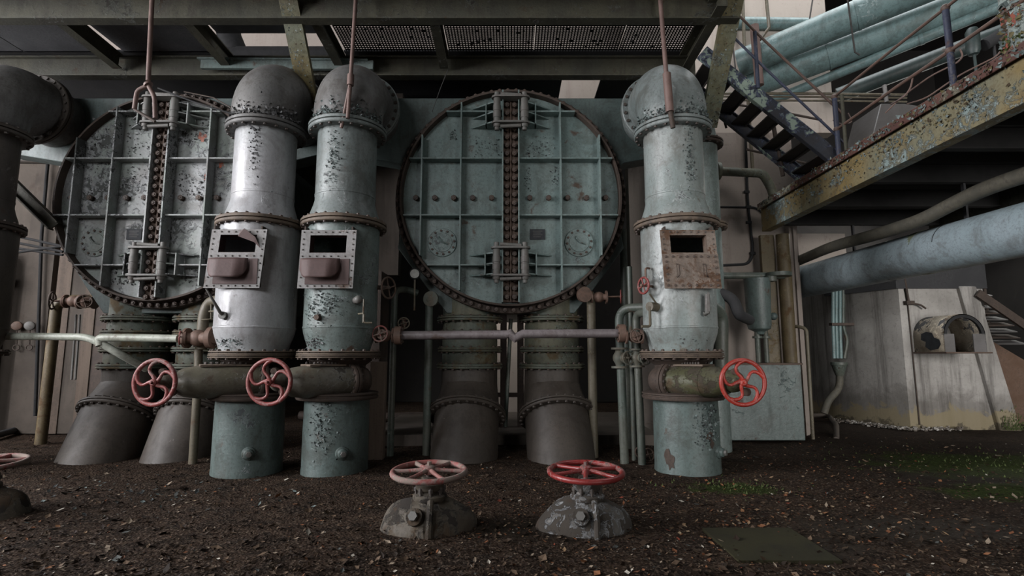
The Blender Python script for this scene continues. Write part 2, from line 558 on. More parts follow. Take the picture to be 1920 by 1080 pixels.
M['void'] = rough_mat('dark_interior', (.03, .022, .02), (.045, .03, .026), (.015, .012, .012), 3, .85, .2)
M['name'] = plain('dark_nameplate', (.03, .033, .038), .75)
M['glassface'] = plain('gauge_face', (.5, .5, .47), .3)
M['blackmetal'] = plain('black_metal', (.018, .018, .019), .85)
M['bluedark'] = rough_mat('blue_black_panel', (.018, .022, .032), (.028, .033, .045), (.012, .013, .018), 3, .5, .2)
M['copper'] = rough_mat('wire', (.16, .10, .08), (.12, .08, .07), (.06, .05, .045), 5, .6, .1)
M['wire'] = plain('dark_wire', (.05, .045, .042), .6)
M['moss'] = rough_mat('moss', (.05, .075, .018), (.08, .10, .03), (.03, .045, .012), 14, .95, 1, fine=60)
M['hoodsheet'] = paint('chipped_cream_sheet', (.36, .31, .235), (.3, .27, .22), (.08, .082, .085), (.17, .10, .05), peel=.4, rusty=.42, psc=1.4, fsc=6, rough=.6, bump=.4)
M['sheet'] = rough_mat('grey_sheet', (.13, .122, .12), (.10, .094, .09), (.09, .08, .075), 2, .5, .2)


def concrete(name, a, b, dark, stain, sc=1.0, form=True):
    T = NT(name)
    co = T.coord(False)
    n1 = T.noise(co, .7 * sc, 6, .6)
    n2 = T.noise(T.mapping(co, (2.2, 2.2, .22)), sc, 6, .65)
    n3 = T.noise(co, 18, 6, .7)
    col = T.mix(T.step(n1, .35, .65), a, b)
    col = T.mix(T.step(n2, .5, .75, 0, .7), col, dark)
    col = T.mix(T.step(T.noise(co, 1.7, 8, .7, .5), .58, .66, 0, .6), col, stain)
    col = T.mix(T.step(n3, .55, .75, 0, .35), col, dark)
    return T.done(col, .85, T.bump(T.math('ADD', n3, T.math('MULTIPLY', n1, .5)), .35, .01), 0, .25)


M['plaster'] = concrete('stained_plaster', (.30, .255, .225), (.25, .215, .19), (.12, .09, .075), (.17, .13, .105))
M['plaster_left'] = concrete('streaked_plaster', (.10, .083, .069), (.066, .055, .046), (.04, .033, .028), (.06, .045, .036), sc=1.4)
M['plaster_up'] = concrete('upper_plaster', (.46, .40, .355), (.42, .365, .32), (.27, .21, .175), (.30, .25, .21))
M['concrete'] = concrete('grey_concrete', (.42, .40, .375), (.30, .285, .265), (.11, .105, .095), (.15, .135, .11))
M['pitch'] = plain('shade_black_underside', (.010, .0095, .009), .9)  # near-black deck and joists: the underside's shade is put into the colour
def block_mat():
    T = NT('stained_concrete_block')
    co = T.coord(False)
    sep = T.n('ShaderNodeSeparateXYZ')
    T.put(sep.inputs[0], co)
    n1 = T.noise(co, .8, 6, .6)
    n2 = T.noise(T.mapping(co, (3.2, 3.2, .2)), 1.0, 7, .7)
    n3 = T.noise(co, 16, 6, .7)
    n4 = T.noise(co, 2.4, 8, .7, .6)
    col = T.mix(T.step(n1, .35, .65), (.41, .39, .365), (.29, .275, .255))
    col = T.mix(T.step(n2, .46, .68, 0, .85), col, (.10, .092, .084))
    col = T.mix(T.step(n3, .5, .75, 0, .45), col, (.12, .112, .105))
    zz = T.math('ADD', sep.outputs[2], T.math('MULTIPLY', T.math('SUBTRACT', n4, .5), 1.3))
    col = T.mix(T.step(zz, .95, .5, 0, .55), col, (.085, .075, .065))
    col = T.mix(T.step(zz, .42, .3, 0, .8), col, (.26, .215, .13))
    col = T.mix(T.step(T.math('ADD', zz, T.math('MULTIPLY', n3, .3)), .2, .1, 0, .8), col, (.07, .06, .045))
    return T.done(col, .88, T.bump(T.math('ADD', n3, T.math('MULTIPLY', n4, .8)), .4, .015), 0, .2)


M['block'] = block_mat()
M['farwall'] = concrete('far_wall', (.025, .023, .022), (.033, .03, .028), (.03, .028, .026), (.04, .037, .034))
M['plinth'] = concrete('plinth_concrete', (.12, .10, .085), (.09, .075, .062), (.05, .042, .036), (.07, .06, .05))


def floor_mat():
    T = NT('littered_earth_floor')
    co = T.coord(False)
    big = T.noise(co, .55, 5, .6)
    mid = T.noise(co, 3.2, 6, .65)
    fin = T.noise(co, 28, 8, .75)
    peb = T.voro(co, 42)
    grit = T.voro(co, 58, out='Color')
    gs = T.n('ShaderNodeSeparateColor')
    T.put(gs.inputs[0], grit)
    gv = gs.outputs[0]
    col = T.mix(T.step(big, .35, .65), (.034, .021, .014), (.056, .036, .0245))
    col = T.mix(T.step(mid, .42, .66), col, (.018, .0125, .009))
    col = T.mix(T.step(fin, .52, .72, 0, .8), col, (.068, .05, .037))
    col = T.mix(T.step(fin, .48, .32, 0, .8), col, (.022, .016, .013))
    col = T.mix(T.step(gv, .72, .98, 0, .75), col, (.12, .09, .067))
    col = T.mix(T.step(gv, .35, .02, 0, .8), col, (.016, .012, .010))
    sep = T.n('ShaderNodeSeparateXYZ')
    T.put(sep.inputs[0], co)
    X, Y = sep.outputs[0], sep.outputs[1]

    def blob(cx, cy, rx, ry, soft=.5):
        dx = T.math('DIVIDE', T.math('SUBTRACT', X, cx), rx)
        dy = T.math('DIVIDE', T.math('SUBTRACT', Y, cy), ry)
        d = T.math('SQRT', T.math('ADD', T.math('MULTIPLY', dx, dx), T.math('MULTIPLY', dy, dy)))
        d = T.math('ADD', d, T.math('MULTIPLY', T.math('SUBTRACT', mid, .5), 1.8))
        return T.step(d, 1.0, 1.0 - soft)
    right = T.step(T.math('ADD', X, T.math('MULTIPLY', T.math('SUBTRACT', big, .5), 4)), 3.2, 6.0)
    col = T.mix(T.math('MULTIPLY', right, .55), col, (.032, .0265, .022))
    wet = T.math('MAXIMUM', T.math('MAXIMUM', blob(3.6, 4.9, 1.5, .5), blob(2.3, 4.45, .75, .4)), T.math('MAXIMUM', blob(6.0, 6.9, 1.8, .75), blob(.25, 4.9, .85, .42)))
    col = T.mix(T.math('MULTIPLY', wet, .75), col, (.02, .016, .012))
    moss = T.math('MAXIMUM', T.math('MAXIMUM', blob(2.55, 6.3, .6, .3), blob(6.6, 7.6, 1.9, 1.1)), blob(5.7, 6.1, 1.3, .5))
    mossc = T.mix(T.step(fin, .4, .6), (.022, .034, .008), (.05, .07, .018))
    col = T.mix(T.math('MULTIPLY', moss, .9), col, mossc)
    rg = T.math('SUBTRACT', .9, T.math('MULTIPLY', wet, .3))
    h = T.math('ADD', T.math('ADD', T.math('MULTIPLY', fin, .8), T.math('MULTIPLY', mid, .9)), T.math('MULTIPLY', peb, -.8))
    h = T.math('MULTIPLY', h, T.math('SUBTRACT', 1, T.math('MULTIPLY', wet, .8)))
    return T.done(col, rg, T.bump(h, .9, .03), 0, .08)


M['floor'] = floor_mat()


def litter(name, stops, rough=.7):
    T = NT(name)
    g = T.n('ShaderNodeNewGeometry')
    rp = T.n('ShaderNodeValToRGB')
    rp.color_ramp.interpolation = 'CONSTANT'
    e = rp.color_ramp.elements
    while len(e) < len(stops):
        e.new(.5)
    for i, (p, c) in enumerate(stops):
        e[i].position = p
        e[i].color = (*c, 1)
    T.put(rp.inputs[0], g.outputs['Random Per Island'])
    return T.done(rp.outputs[0], rough, None, 0, .12)


M['chips'] = litter('paint_chips', [(0, (.02, .0125, .009)), (.3, (.036, .0235, .0155)), (.55, (.06, .04, .026)), (.66, (.022, .016, .012)), (.78, (.12, .082, .055)), (.88, (.08, .085, .08)), (.91, (.22, .175, .13)), (.955, (.36, .33, .28)), (.975, (.2, .09, .045))])
M['leaves'] = litter('dry_leaves', [(0, (.17, .07, .035)), (.3, (.2, .10, .05)), (.5, (.11, .05, .028)), (.65, (.22, .145, .085)), (.82, (.27, .2, .13)), (.93, (.19, .05, .03))])
M['flake_teal'] = litter('teal_paint_flakes', [(0, (.10, .125, .12)), (.35, (.16, .195, .19)), (.6, (.05, .055, .055)), (.88, (.26, .29, .29))], .5)
M['flake_grey'] = litter('grey_paint_flakes', [(0, (.09, .09, .09)), (.35, (.16, .16, .163)), (.6, (.045, .045, .045)), (.88, (.3, .31, .315))], .5)
M['flake_gird'] = litter('girder_paint_flakes', [(0, (.10, .125, .12)), (.3, (.17, .205, .2)), (.5, (.06, .045, .028)), (.72, (.13, .11, .055)), (.9, (.24, .26, .235))], .6)
front = lambda yc, lim=.45: (lambda p: p.y < yc + lim)


def flakes(parent, name, n, sampler, size, mat, seed=1):
    """small curled chips of paint standing off a surface; sampler() -> point, normal"""
    rr = random.Random(seed)
    m = MB()
    n = int(n * 1.7)
    size = size * .68
    for _ in range(n):
        p, nn = sampler(rr)
        x, y, w = basis(nn)
        a = rr.uniform(0, 2 * PI)
        s_ = size * rr.uniform(.4, 1.4)
        d = x * cos(a) + y * sin(a)
        e = w.cross(d)
        l = rr.uniform(.3, 1.2)
        p = p + w * .003
        q0, q1 = p - d * s_ * .5, p + d * s_ * .5
        r1 = e * s_ * rr.uniform(.4, .9)
        up1, up2 = w * s_ * .25 * l, w * s_ * .75 * l
        m.add([q0, q1, q1 + r1 * .6 - d * s_ * .15 + up1, q0 + r1 * .6 + d * s_ * .1 + up1, p + r1 + d * s_ * rr.uniform(-.3, .3) + up2],
              [(0, 1, 2, 3), (3, 2, 4)])
    o = m.build(name, mat, parent, smooth=0, fix=False)
    o['kind'] = 'stuff'
    return o


# ------------------------------------------------------------------ risers
def riser(X, Y, dirn, label, mats, rb, hatch=None, full=True, flake=None, seed=0, dist=.24):
    t = thing('riser_pipe', (X, Y, 1.47), label, 'pipe', 'large flanged riser pipes')
    o = (X, Y, 0)
    keep = front(Y)
    body, upm, elm, flm, flm2 = mats
    hx0 = X + (hatch[0] if hatch else 0)

    def cut(c):
        return bool(hatch) and c.y < Y and abs(c.x - hx0) < .25 and 2.78 < c.z < 3.06
    m = MB()
    zs = [1.545, 1.62, 1.70, 1.78, 1.84]
    rs = [rb * .84, rb * .87, rb * .93, rb * .98, rb]
    prof = list(zip(rs, zs)) + [(rb + .006, 1.845), (rb + .006, 1.865), (rb, 1.87), (rb, 2.3), (rb, 2.78), (rb, 3.06), (rb, 3.22)]
    m.lathe(prof, o, (0, 0, 1), 72, skip=cut)
    if not full:
        m.lathe([(.42, -.1), (.42, 1.5)], o, (0, 0, 1), 40)
    m.build('lower_body', body, t)
    ru = .405
    m = MB()
    m.lathe([(ru + .07, 3.33), (ru + .06, 3.40), (ru + .02, 3.52), (ru, 3.6), (ru, 3.66), (ru + .005, 3.665), (ru + .005, 3.685), (ru, 3.69), (ru, 4.58)], o, (0, 0, 1), 64)
    m.build('upper_pipe', upm, t)
    # elbow
    d2 = V((*dirn, 0)).normalized()
    Re = .50
    ze = 4.84
    pts = [V((X, Y, 4.70)), V((X, Y, 4.74))] + arc_path((X, Y, ze), (0, 0, 1), d2, Re, 16)
    end = pts[-1] + d2 * dist
    pts.append(end)
    rr = [.43, .455] + [.475] * 17 + [.475]
    m = MB()
    m.tube(pts, rr, 56, cap=False)
    m.build('elbow', elm, t)
    flange('lower_flange', t, (X, Y, 1.526), (0, 0, 1), rb * .8, .545, .045, flm2, 22, .022, M['bolt_rust'], keep)
    flange('middle_flange', t, (X, Y, 3.275), (0, 0, 1), .40, .575, .10, flm2, 24, .022, M['bolt_rust'], keep)
    flange('upper_flange', t, (X, Y, 4.635), (0, 0, 1), .38, .535, .11, flm, 22, .024, M['bolt_dark'], keep)
    flange('end_flange', t, end, d2, .44, .56, .12, flm, 24, .026, M['bolt_dark'])
    m = MB()
    m.tube([end, end + d2 * .40], .46, 40, cap=False)
    m.build('end_pipe', elm, t)
    if flake:
        def samp(r):
            a = r.uniform(-PI, 0)
            z = 4.70 + abs(r.gauss(0, .09))
            return V((X + .47 * cos(a), Y + .47 * sin(a), z)), V((cos(a), sin(a), .1))
        flakes(t, 'peeling_paint', 190, samp, .05, flake, seed)

        def samp2(r):
            a = r.uniform(-PI, 0)
            return V((X + r.uniform(.5, .53) * cos(a), Y + .52 * sin(a), 4.695)), V((cos(a) * .4, sin(a) * .4, 1))
        flakes(t, 'peeling_paint', 70, samp2, .045, flake, seed + 1)
    return t


def samp_c(X, r_, a0, sa, z0, sz):
    def f_(r):
        a = -PI / 2 + r.gauss(a0, sa)
        z = r.gauss(z0, sz)
        return V((X + r_ * cos(a), YR + r_ * sin(a), z)), V((cos(a), sin(a), 0))
    return f_


def hatch_plate(t, cx, Y, rb, kind):
    """riveted plate on the front of a riser with a dark opening and, below, a curved red hood or a rusty cover"""
    yp = Y - rb - .035
    z0, z1 = 2.34, 3.10
    w = .355
    ow, oz0, oz1 = .235, 2.80, 3.03
    m = MB()
    skew = {'torn': .03, 'hood': .012, 'cover': -.02}[kind]

    def pl(x0, za, x1, zb, th=.014):
        k = lambda x, z: V((cx + x + skew * ((z - z0) / (z1 - z0) - .5) * 2, yp - th / 2, z))
        m.plate([k(x0, za), k(x1, za), k(x1, zb), k(x0, zb)], (0, th, 0))
    pl(-w, z0, w, oz0)
    pl(-w, oz0, -ow, oz1)
    pl(ow, oz0, w, oz1)
    pl(-w, oz1, w, z1)
    fr = m.build('hatch_plate', M['hatch'] if kind != 'cover' else M['hatch_rust'], t)
    k = lambda x, z: V((cx + x + skew * ((z - z0) / (z1 - z0) - .5) * 2, yp, z))
    n = 8
    for i in range(n):
        x = -w + .035 + (2 * w - .07) * i / (n - 1)
        for z in (z0 + .03, oz0 - .045, z1 - .03):
            bolt(fr, k(x, z), (0, -1, 0), .011, .009, .014, M['bolt_dark'], 'rivet')
    for s_ in (-1, 1):
        for z in (2.84, 2.91, 2.98, 2.66, 2.57, 2.48):
            bolt(fr, k(s_ * (w - .035), z), (0, -1, 0), .011, .009, .014, M['bolt_dark'], 'rivet')
    # throat behind the opening
    m = MB()
    for a, b in (((-ow, oz0), (ow, oz0)), ((ow, oz0), (ow, oz1)), ((ow, oz1), (-ow, oz1)), ((-ow, oz1), (-ow, oz0))):
        m.plate([k(*a), k(*b), k(*b) + V((0, .14, 0)), k(*a) + V((0, .14, 0))], (0, 0, .004))
    m.build('hatch_throat', M['hood_red'] if kind != 'cover' else M['hatch_rust'], t)
    m = MB()
    m.box((cx, yp + .09, z0 + .22), (2 * w - .12, .15, .40))
    m.box((cx - w + .05, yp + .07, oz0 + .1), (.02, .12, .5))
    m.box((cx + w - .05, yp + .07, oz0 + .1), (.02, .12, .5))
    m.build('hatch_neck', M['rust_dark'], t)
    if kind in ('torn', 'hood'):
        m = MB()
        m.box((cx + .01, yp - .012, 2.555), (.56, .008, .33))
        m.build('lower_panel', M['hood_red'], t)
        # curved hood standing off the plate on its left side
        m = MB()
        L = []
        nx, nz = 12, 8
        hw = .255
        for j in range(nz + 1):
            v = j / nz
            for i in range(nx + 1):
                u = i / nx
                x = -hw + 2 * hw * u
                z = 2.72 - .255 * v
                cut = max(0, abs(u - .5) * 2 - .72) ** 1.5 * .75 * v
                z += cut
                out = .035 + .11 * min(1, 3.5 * min(u, 1 - u) + .15) * (.45 + .55 * v)
                L.append(V((cx - .075 + x, yp - out, z)))
        fs = [(j * (nx + 1) + i, j * (nx + 1) + i + 1, (j + 1) * (nx + 1) + i + 1, (j + 1) * (nx + 1) + i) for j in range(nz) for i in range(nx)]
        m.add(L, fs)
        o = m.build('hood_flap', M['hood_red'], t, smooth=50)
        sd = o.modifiers.new('solid', 'SOLIDIFY')
        sd.thickness = .008
    if kind == 'torn':
        m = MB()
        m.add([k(.02, 3.07) + V((0, -.02, 0)), k(.09, 3.10) + V((0, -.06, 0)), k(.24, 2.99) + V((0, -.05, 0)), k(.30, 2.86) + V((0, -.012, 0)), k(.22, 2.93) + V((0, -.03, 0)), k(.0, 3.01) + V((0, -.02, 0))],
              [(0, 1, 2, 4, 5), (2, 3, 4)])
        o = m.build('bent_flap', M['hood_red'], t, smooth=0)
        sd = o.modifiers.new('solid', 'SOLIDIFY')
        sd.thickness = .006
    if kind == 'cover':
        m = MB()
        kk = lambda x, z, d=0: k(x, z) + V((0, -d, 0))
        m.plate([kk(-w - .005, z0 - .005, .03), kk(w + .005, z0 - .005, .03), kk(w + .0, oz0 - .02, .03), kk(-w - .0, oz0 - .02, .03)], (0, .018, 0))
        cv = m.build('cover_plate', M['hatch_rust'], t)
        for i in range(8):
            x = -w + .04 + (2 * w - .08) * i / 7
            for z in (z0 + .035, oz0 - .055):
                bolt(cv, kk(x, z, .02), (0, -1, 0), .017, .012, .02, M['bolt_rust'], 'rivet')
        for z in (2.44, 2.52, 2.60, 2.68):
            for s_ in (-1, 1):
                bolt(cv, kk(s_ * (w - .04), z, .02), (0, -1, 0), .017, .012, .02, M['bolt_rust'], 'rivet')
        for s_ in (-1, 1):
            h = MB()
            x = s_ * .17
            h.tube(fillet([kk(x - .02, 2.65, .03), kk(x, 2.64, .07), kk(x, 2.50, .07), kk(x + .03 * s_, 2.48, .03)], .02), .008, 8)
            h.build('handle', M['rust_dark'], cv)


XR = [-3.49, -2.335, 2.285]
YR = 7.27
r1 = riser(XR[0], YR, (0, 1), 'pale silver riser pipe whose hatch plate has a torn, folded-down corner', (M['pale'], M['pale'], M['grey'], M['grey'], M['rust_tan']), .51,
           (-.05,), flake=M['flake_grey'], seed=3)
hatch_plate(r1, XR[0] - .045, YR, .51, 'torn')
r2 = riser(XR[1], YR, (0, 1), 'dull grey-green riser pipe with a whole square hatch plate over a red hood', (M['teal'], M['teal_grey'], M['grey'], M['teal_grey'], M['rust_tan']), .48,
           (-.04,), flake=M['flake_teal'], seed=5)
hatch_plate(r2, XR[1] - .04, YR, .48, 'hood')
r3 = riser(XR[2], YR, (0, 1), 'pale teal riser pipe with a rusty bolted cover plate beside the staircase', (M['pale_mix'], M['pale_mix'], M['teal_grey'], M['teal_grey'], M['rust_tan']), .485,
           (.0,), flake=M['flake_teal'], seed=8)
hatch_plate(r3, XR[2] + .0, YR, .485, 'cover')
r4 = riser(-7.52, YR, (0, 1), 'dark riser pipe elbow cut off by the photo edge, above a slanting steel brace', (M['brown_pipe'], M['brown_pipe'], M['grey'], M['brown_pipe'], M['rust_dark']), .5, None, full=False)

for o_, X_, r_, a_, sa, z_, sz, n_, fm, sd_ in ((r2, XR[1], .407, -.15, .12, 4.15, .22, 90, 'flake_teal', 51), (r2, XR[1], .482, -.25, .3, 2.1, .12, 150, 'flake_teal', 52), (r2, XR[1], .44, -.5, .2, 1.68, .06, 70, 'flake_grey', 53),
                                               (r3, XR[2], .407, .25, .1, 4.1, .25, 90, 'flake_teal', 54), (r3, XR[2], .45, .1, .3, 1.8, .1, 40, 'flake_grey', 55),
                                               (r1, XR[0], .407, .1, .1, 4.2, .2, 60, 'flake_grey', 56), (r1, XR[0], .46, -.3, .25, 1.7, .06, 110, 'flake_teal', 57)):
    flakes(o_, 'peeling_paint', n_, samp_c(X_, r_ + .002, a_, sa, z_, sz), .035, M[fm], sd_)
# small fittings on the lower bodies
m = MB()
m.tube([(XR[0] - .18, YR - .49, 2.0), (XR[0] - .19, YR - .56, 2.03), (XR[0] - .33, YR - .66, 2.32)], [.03, .022, .012], 10)
m.cyl((XR[0] - .18, YR - .47, 1.99), (0, -1, .1), .05, .06, 12)
m.build('sensor_rod', M['bolt_grey'], r1)
m = MB()
m.cyl((XR[1] - .13, YR - .44, 1.97), (-.15, -1, 0), .045, .09, 14, .035)
m.build('sensor_socket', M['rust'], r2)
m = MB()
m.cyl((XR[1] + .3, YR - .36, 2.2), (.5, -.85, 0), .05, .12, 14, .04)
m.ball((XR[1] + .37, YR - .48, 2.2), .055, n=14)
m.build('drain_plug', M['bolt_grey'], r2)
m = MB()
m.tube(fillet([(XR[1] + .36, YR - .42, 2.02), (XR[1] + .46, YR - .52, 2.02), (XR[1] + .46, YR - .52, 1.9), (XR[1] + .56, YR - .5, 1.9)], .03), .012, 8)
m.tube([(XR[1] + .45, YR - .52, 1.9), (XR[1] + .45, YR - .52, 2.2)], .01, 8)
m.build('drain_cock', M['tan_pipe'], r2)
m = MB()
m.tube([(XR[2] + .17, YR - .5, 2.02), (XR[2] + .185, YR - .54, 2.02), (XR[2] + .2, YR - .53, 2.26)], [.035, .03, .03], 10)
m.box((XR[2] + .195, YR - .565, 2.16), (.025, .02, .24), 0, .03)
m.build('thermometer', M['bolt_grey'], r3)
m = MB()
for x0, z0, dx in ((XR[2] - .46, 2.22, -.12),):
    m.cyl((XR[2] - .38, YR - .28, 2.12), (-.75, -.6, 0), .06, .16, 14)
    m.tube(fillet([(XR[2] - .5, YR - .38, 2.12), (XR[2] - .5, YR - .38, 1.86), (XR[2] - .62, YR - .42, 1.86)], .04), .018, 8)
    m.tube([(XR[2] - .40, YR - .36, 2.15), (XR[2] - .52, YR - .46, 2.28)], .012, 6)
m.build('sample_cock', M['tan_pipe'], r3)
sw = MB()
sw.tube([(XR[2] - .42, YR - .24, 2.40), (XR[2] - .60, YR - .36, 2.40)], .018, 8)
sw.tube(fillet([(XR[2] - .52, YR - .3, 2.40), (XR[2] - .52, YR - .3, 2.64), (XR[2] - .45, YR - .25, 2.64)], .05), .014, 8)
t = thing('globe_valve', (XR[2] - .42, YR - .24, 2.4), 'small pink handwheel valve on the flank of the pale teal riser', 'valve')
sw.build('valve_body', M['valve_rust'], t)
handwheel(t, (XR[2] - .56, YR - .33, 2.40), (-.75, -.35, 0), .12, .015, 4, M['red_pale'], curved=False)
t = thing('globe_valve', (XR[1] + .5, YR + .05, 2.4), 'dark handwheel valve on the shaded flank of the grey-green riser', 'valve')
sw = MB()
sw.tube([(XR[1] + .42, YR + .02, 2.42), (XR[1] + .64, YR + .08, 2.42)], .03, 8)
sw.build('valve_body', M['rust_dark'], t)
handwheel(t, (XR[1] + .62, YR + .08, 2.42), (.9, -.45, 0), .16, .014, 4, M['rust'], curved=False)


# ------------------------------------------------------------------ gate valves and standpipes
def gate_valve(X, Y, wheel, label, bm, wm, gear=True):
    t = thing('gate_valve', (X, Y, .92), label, 'valve', 'gate valves under the risers')
    keep = front(Y)
    zc = 1.16
    wc = V(wheel[:3])
    tgt = V((wc.x, wc.y + .28, zc))
    bc = V((X, Y - .2, zc))
    d = tgt - bc
    L = d.length
    d.normalize()
    x, y, w = basis(d)
    m = MB()
    m.lathe([(.40, .98), (.34, 1.02), (.30, 1.16), (.34, 1.36), (.42, 1.42), (.42, 1.465)], (X, Y + .05, 0), (0, 0, 1), 48)
    m.build('valve_neck', M['rust_dark'], t)
    # barrel lying across the pipe, closed by a domed cap on the far side
    m = MB()
    m.lathe([(.0001, -.47), (.10, -.46), (.17, -.42), (.205, -.35), (.21, -.24)], bc, d, 36, sx=1.5, sy=1.0)
    m.build('end_cap', M['rust_dark'], t)
    m = MB()
    m.lathe([(.205, -.16), (.21, .0), (.212, .15), (.21, .3)], bc, d, 36, sx=1.5, sy=1.0)
    m.lathe([(.21, .3), (.208, L - .32), (.18, L - .15), (.13, L - .05), (.0001, L - .02)], bc, d, 36, sx=1.5, sy=1.0)
    bn = m.build('valve_body', bm, t)
    m = MB()
    c = bc - d * .20
    m.lathe([(.19, -.045), (.25, -.045), (.255, -.035), (.255, -.006), (.24, -.004), (.24, .004), (.255, .006), (.255, .035), (.25, .045), (.19, .045)], c, d, 44, sx=1.42, sy=1.0)
    bf = m.build('body_flange', M['rust_dark'], t)
    for k in range(18):
        a = 2 * PI * k / 18
        bolt(bf, c + x * cos(a) * .232 * 1.42 + y * sin(a) * .232, d, .018, .018, .09, M['bolt_dark'])
    # bolted crown plate
    m = MB()
    m.bar((bc + V((0, 0, .205))) - d * .1, (bc + V((0, 0, .205))) + d * (L - .3), .34, .03)
    cp_ = m.build('crown_plate', M['rust_tan'], t, bevel=.006)
    for k in range(9):
        for s_ in (-1, 1):
            p = (bc + V((0, 0, .22))) + d * (-.05 + (L - .32) * k / 8) + x * s_ * .14
            bolt(cp_, p, (0, 0, 1), .016, .02, .01, M['bolt_dark'])
    flange('top_flange', t, (X, Y, 1.48), (0, 0, 1), .36, .55, .045, M['rust_tan'], 22, .022, M['bolt_rust'], keep)
    m = MB()
    m.lathe([(.36, .92), (.52, .92), (.53, .935), (.53, .955), (.515, .965), (.515, .975), (.53, .985), (.53, 1.0), (.5, 1.01), (.36, 1.01)], (X, Y, 0), (0, 0, 1), 48)
    m.build('bottom_flange', M['rust_dark'], t)
    # shaft and bearing to the wheel
    ax = V((.0 if wheel[0] > 0 else -.0, -1, 0))
    ax = V((wheel[3] if len(wheel) > 3 else 0, -1, 0)).normalized()
    wc = V(wheel[:3])
    m = MB()
    m.lathe([(.14, .30), (.13, .22), (.09, .17), (.075, .12), (.05, .1), (.032, .08), (.03, -.03), (.0001, -.03)], wc, -ax, 20)
    m.build('gearbox', bm, t)
    m = MB()
    m.cyl(wc - ax * .18 + V((.10, 0, -.12)), ax, .05, .06, 12)
    m.build('gear_cap', M['rust'], t)
    m = MB()
    m.cyl(wc - ax * .18 + V((-.02, 0, .12)), ax, .04, .06, 12)
    m.build('gear_cap', M['rust'], t)
    handwheel(t, wc, ax, .285, .026, 5, wm, curved=True, a0=.35, dish=.0, hubm=wm)
    return t


YW = 6.35
w1, w2, w3 = P(290, 717, YW), P(505, 716, YW), P(1393, 717, YW)
gate_valve(XR[0], YR, (w1.x, w1.y, w1.z, -.1), 'gate valve with a dull red curved-spoke handwheel in front of the splayed brown pipes', M['valve_body'], M['red_pale'])
gate_valve(XR[1], YR, (w2.x, w2.y, w2.z, -.08), 'gate valve with a dull red curved-spoke handwheel between the silver and grey-green risers', M['valve_body'], M['red_pale'])
gate_valve(XR[2], YR, (w3.x, w3.y, w3.z, .03), 'mossy gate valve with a bright red curved-spoke handwheel before the low teal tank', M['valve_moss'], M['red'])


def standpipe(X, Y, r, label, mat, boss):
    t = thing('standpipe', (X, Y, 0), label, 'pipe', 'teal standpipes rising from the floor')
    m = MB()
    m.lathe([(r + .005, -.12), (r + .004, .02), (r, .05), (r, .30), (r, .6), (r - .005, .915), (.0001, .915)], (X, Y, 0), (0, 0, 1), 56)
    m.build('pipe_wall', mat, t)
    a = boss
    d = V((sin(a), -cos(a), 0))
    c = V((X, Y, .27)) + d * (r - .01)
    m = MB()
    m.lathe([(.085, 0), (.08, .03), (.06, .04), (.055, .07), (.04, .08), (.0001, .08)], c, d, 20)
    m.build('plug', mat, t)
    m = MB()
    m.lathe([(.035, .07), (.035, .11), (.0001, .115)], c, d, 6)
    m.build('plug_nut', M['bolt_grey'], t)
    return t


standpipe(XR[0], YR, .43, 'smooth teal standpipe carrying the silver riser and its valve', M['teal_low'], .46)
s2 = standpipe(XR[1], YR, .42, 'flaking teal standpipe carrying the grey-green riser and its valve', M['teal_low'], .5)
s3 = standpipe(XR[2] + .03, YR, .42, 'chipped teal standpipe with rusty bare patches beside green moss', M['teal_low'], .1 + .75)


def samp_s(X, zc, ac, sa, sz):
    def f_(r):
        a = -PI / 2 + r.gauss(ac, sa)
        z = min(.88, max(.1, r.gauss(zc, sz)))
        return V((X + .421 * cos(a), YR + .421 * sin(a), z)), V((cos(a), sin(a), 0))
    return f_


flakes(s2, 'peeling_paint', 110, samp_s(XR[1], .6, -.1, .2, .17), .035, M['flake_teal'], 21)
flakes(s3, 'peeling_paint', 130, samp_s(XR[2] + .03, .62, .35, .22, .14), .04, M['flake_teal'], 22)
for (a, z, s_) in ((.42, .48, .075), (.47, .38, .05), (-.85, .17, .11)):
    m = MB()
    n = 16
    pts = []
    for i in range(n):
        b = 2 * PI * i / n
        q = s_ * R.uniform(.45, 1.2)
        aa = -PI / 2 + a + q * cos(b) * .8 / .42
        pts.append(V((XR[2] + .03 + .4265 * cos(aa), YR + .4265 * sin(aa), z + q * sin(b) * 1.1)))
    c = V((XR[2] + .03 + .4265 * cos(-PI / 2 + a), YR + .4265 * sin(-PI / 2 + a), z))
    m.add(pts + [c], [(i, (i + 1) % n, n) for i in range(n)])
    m.build('bare_patch', M['rust_dark'], s3, smooth=0)



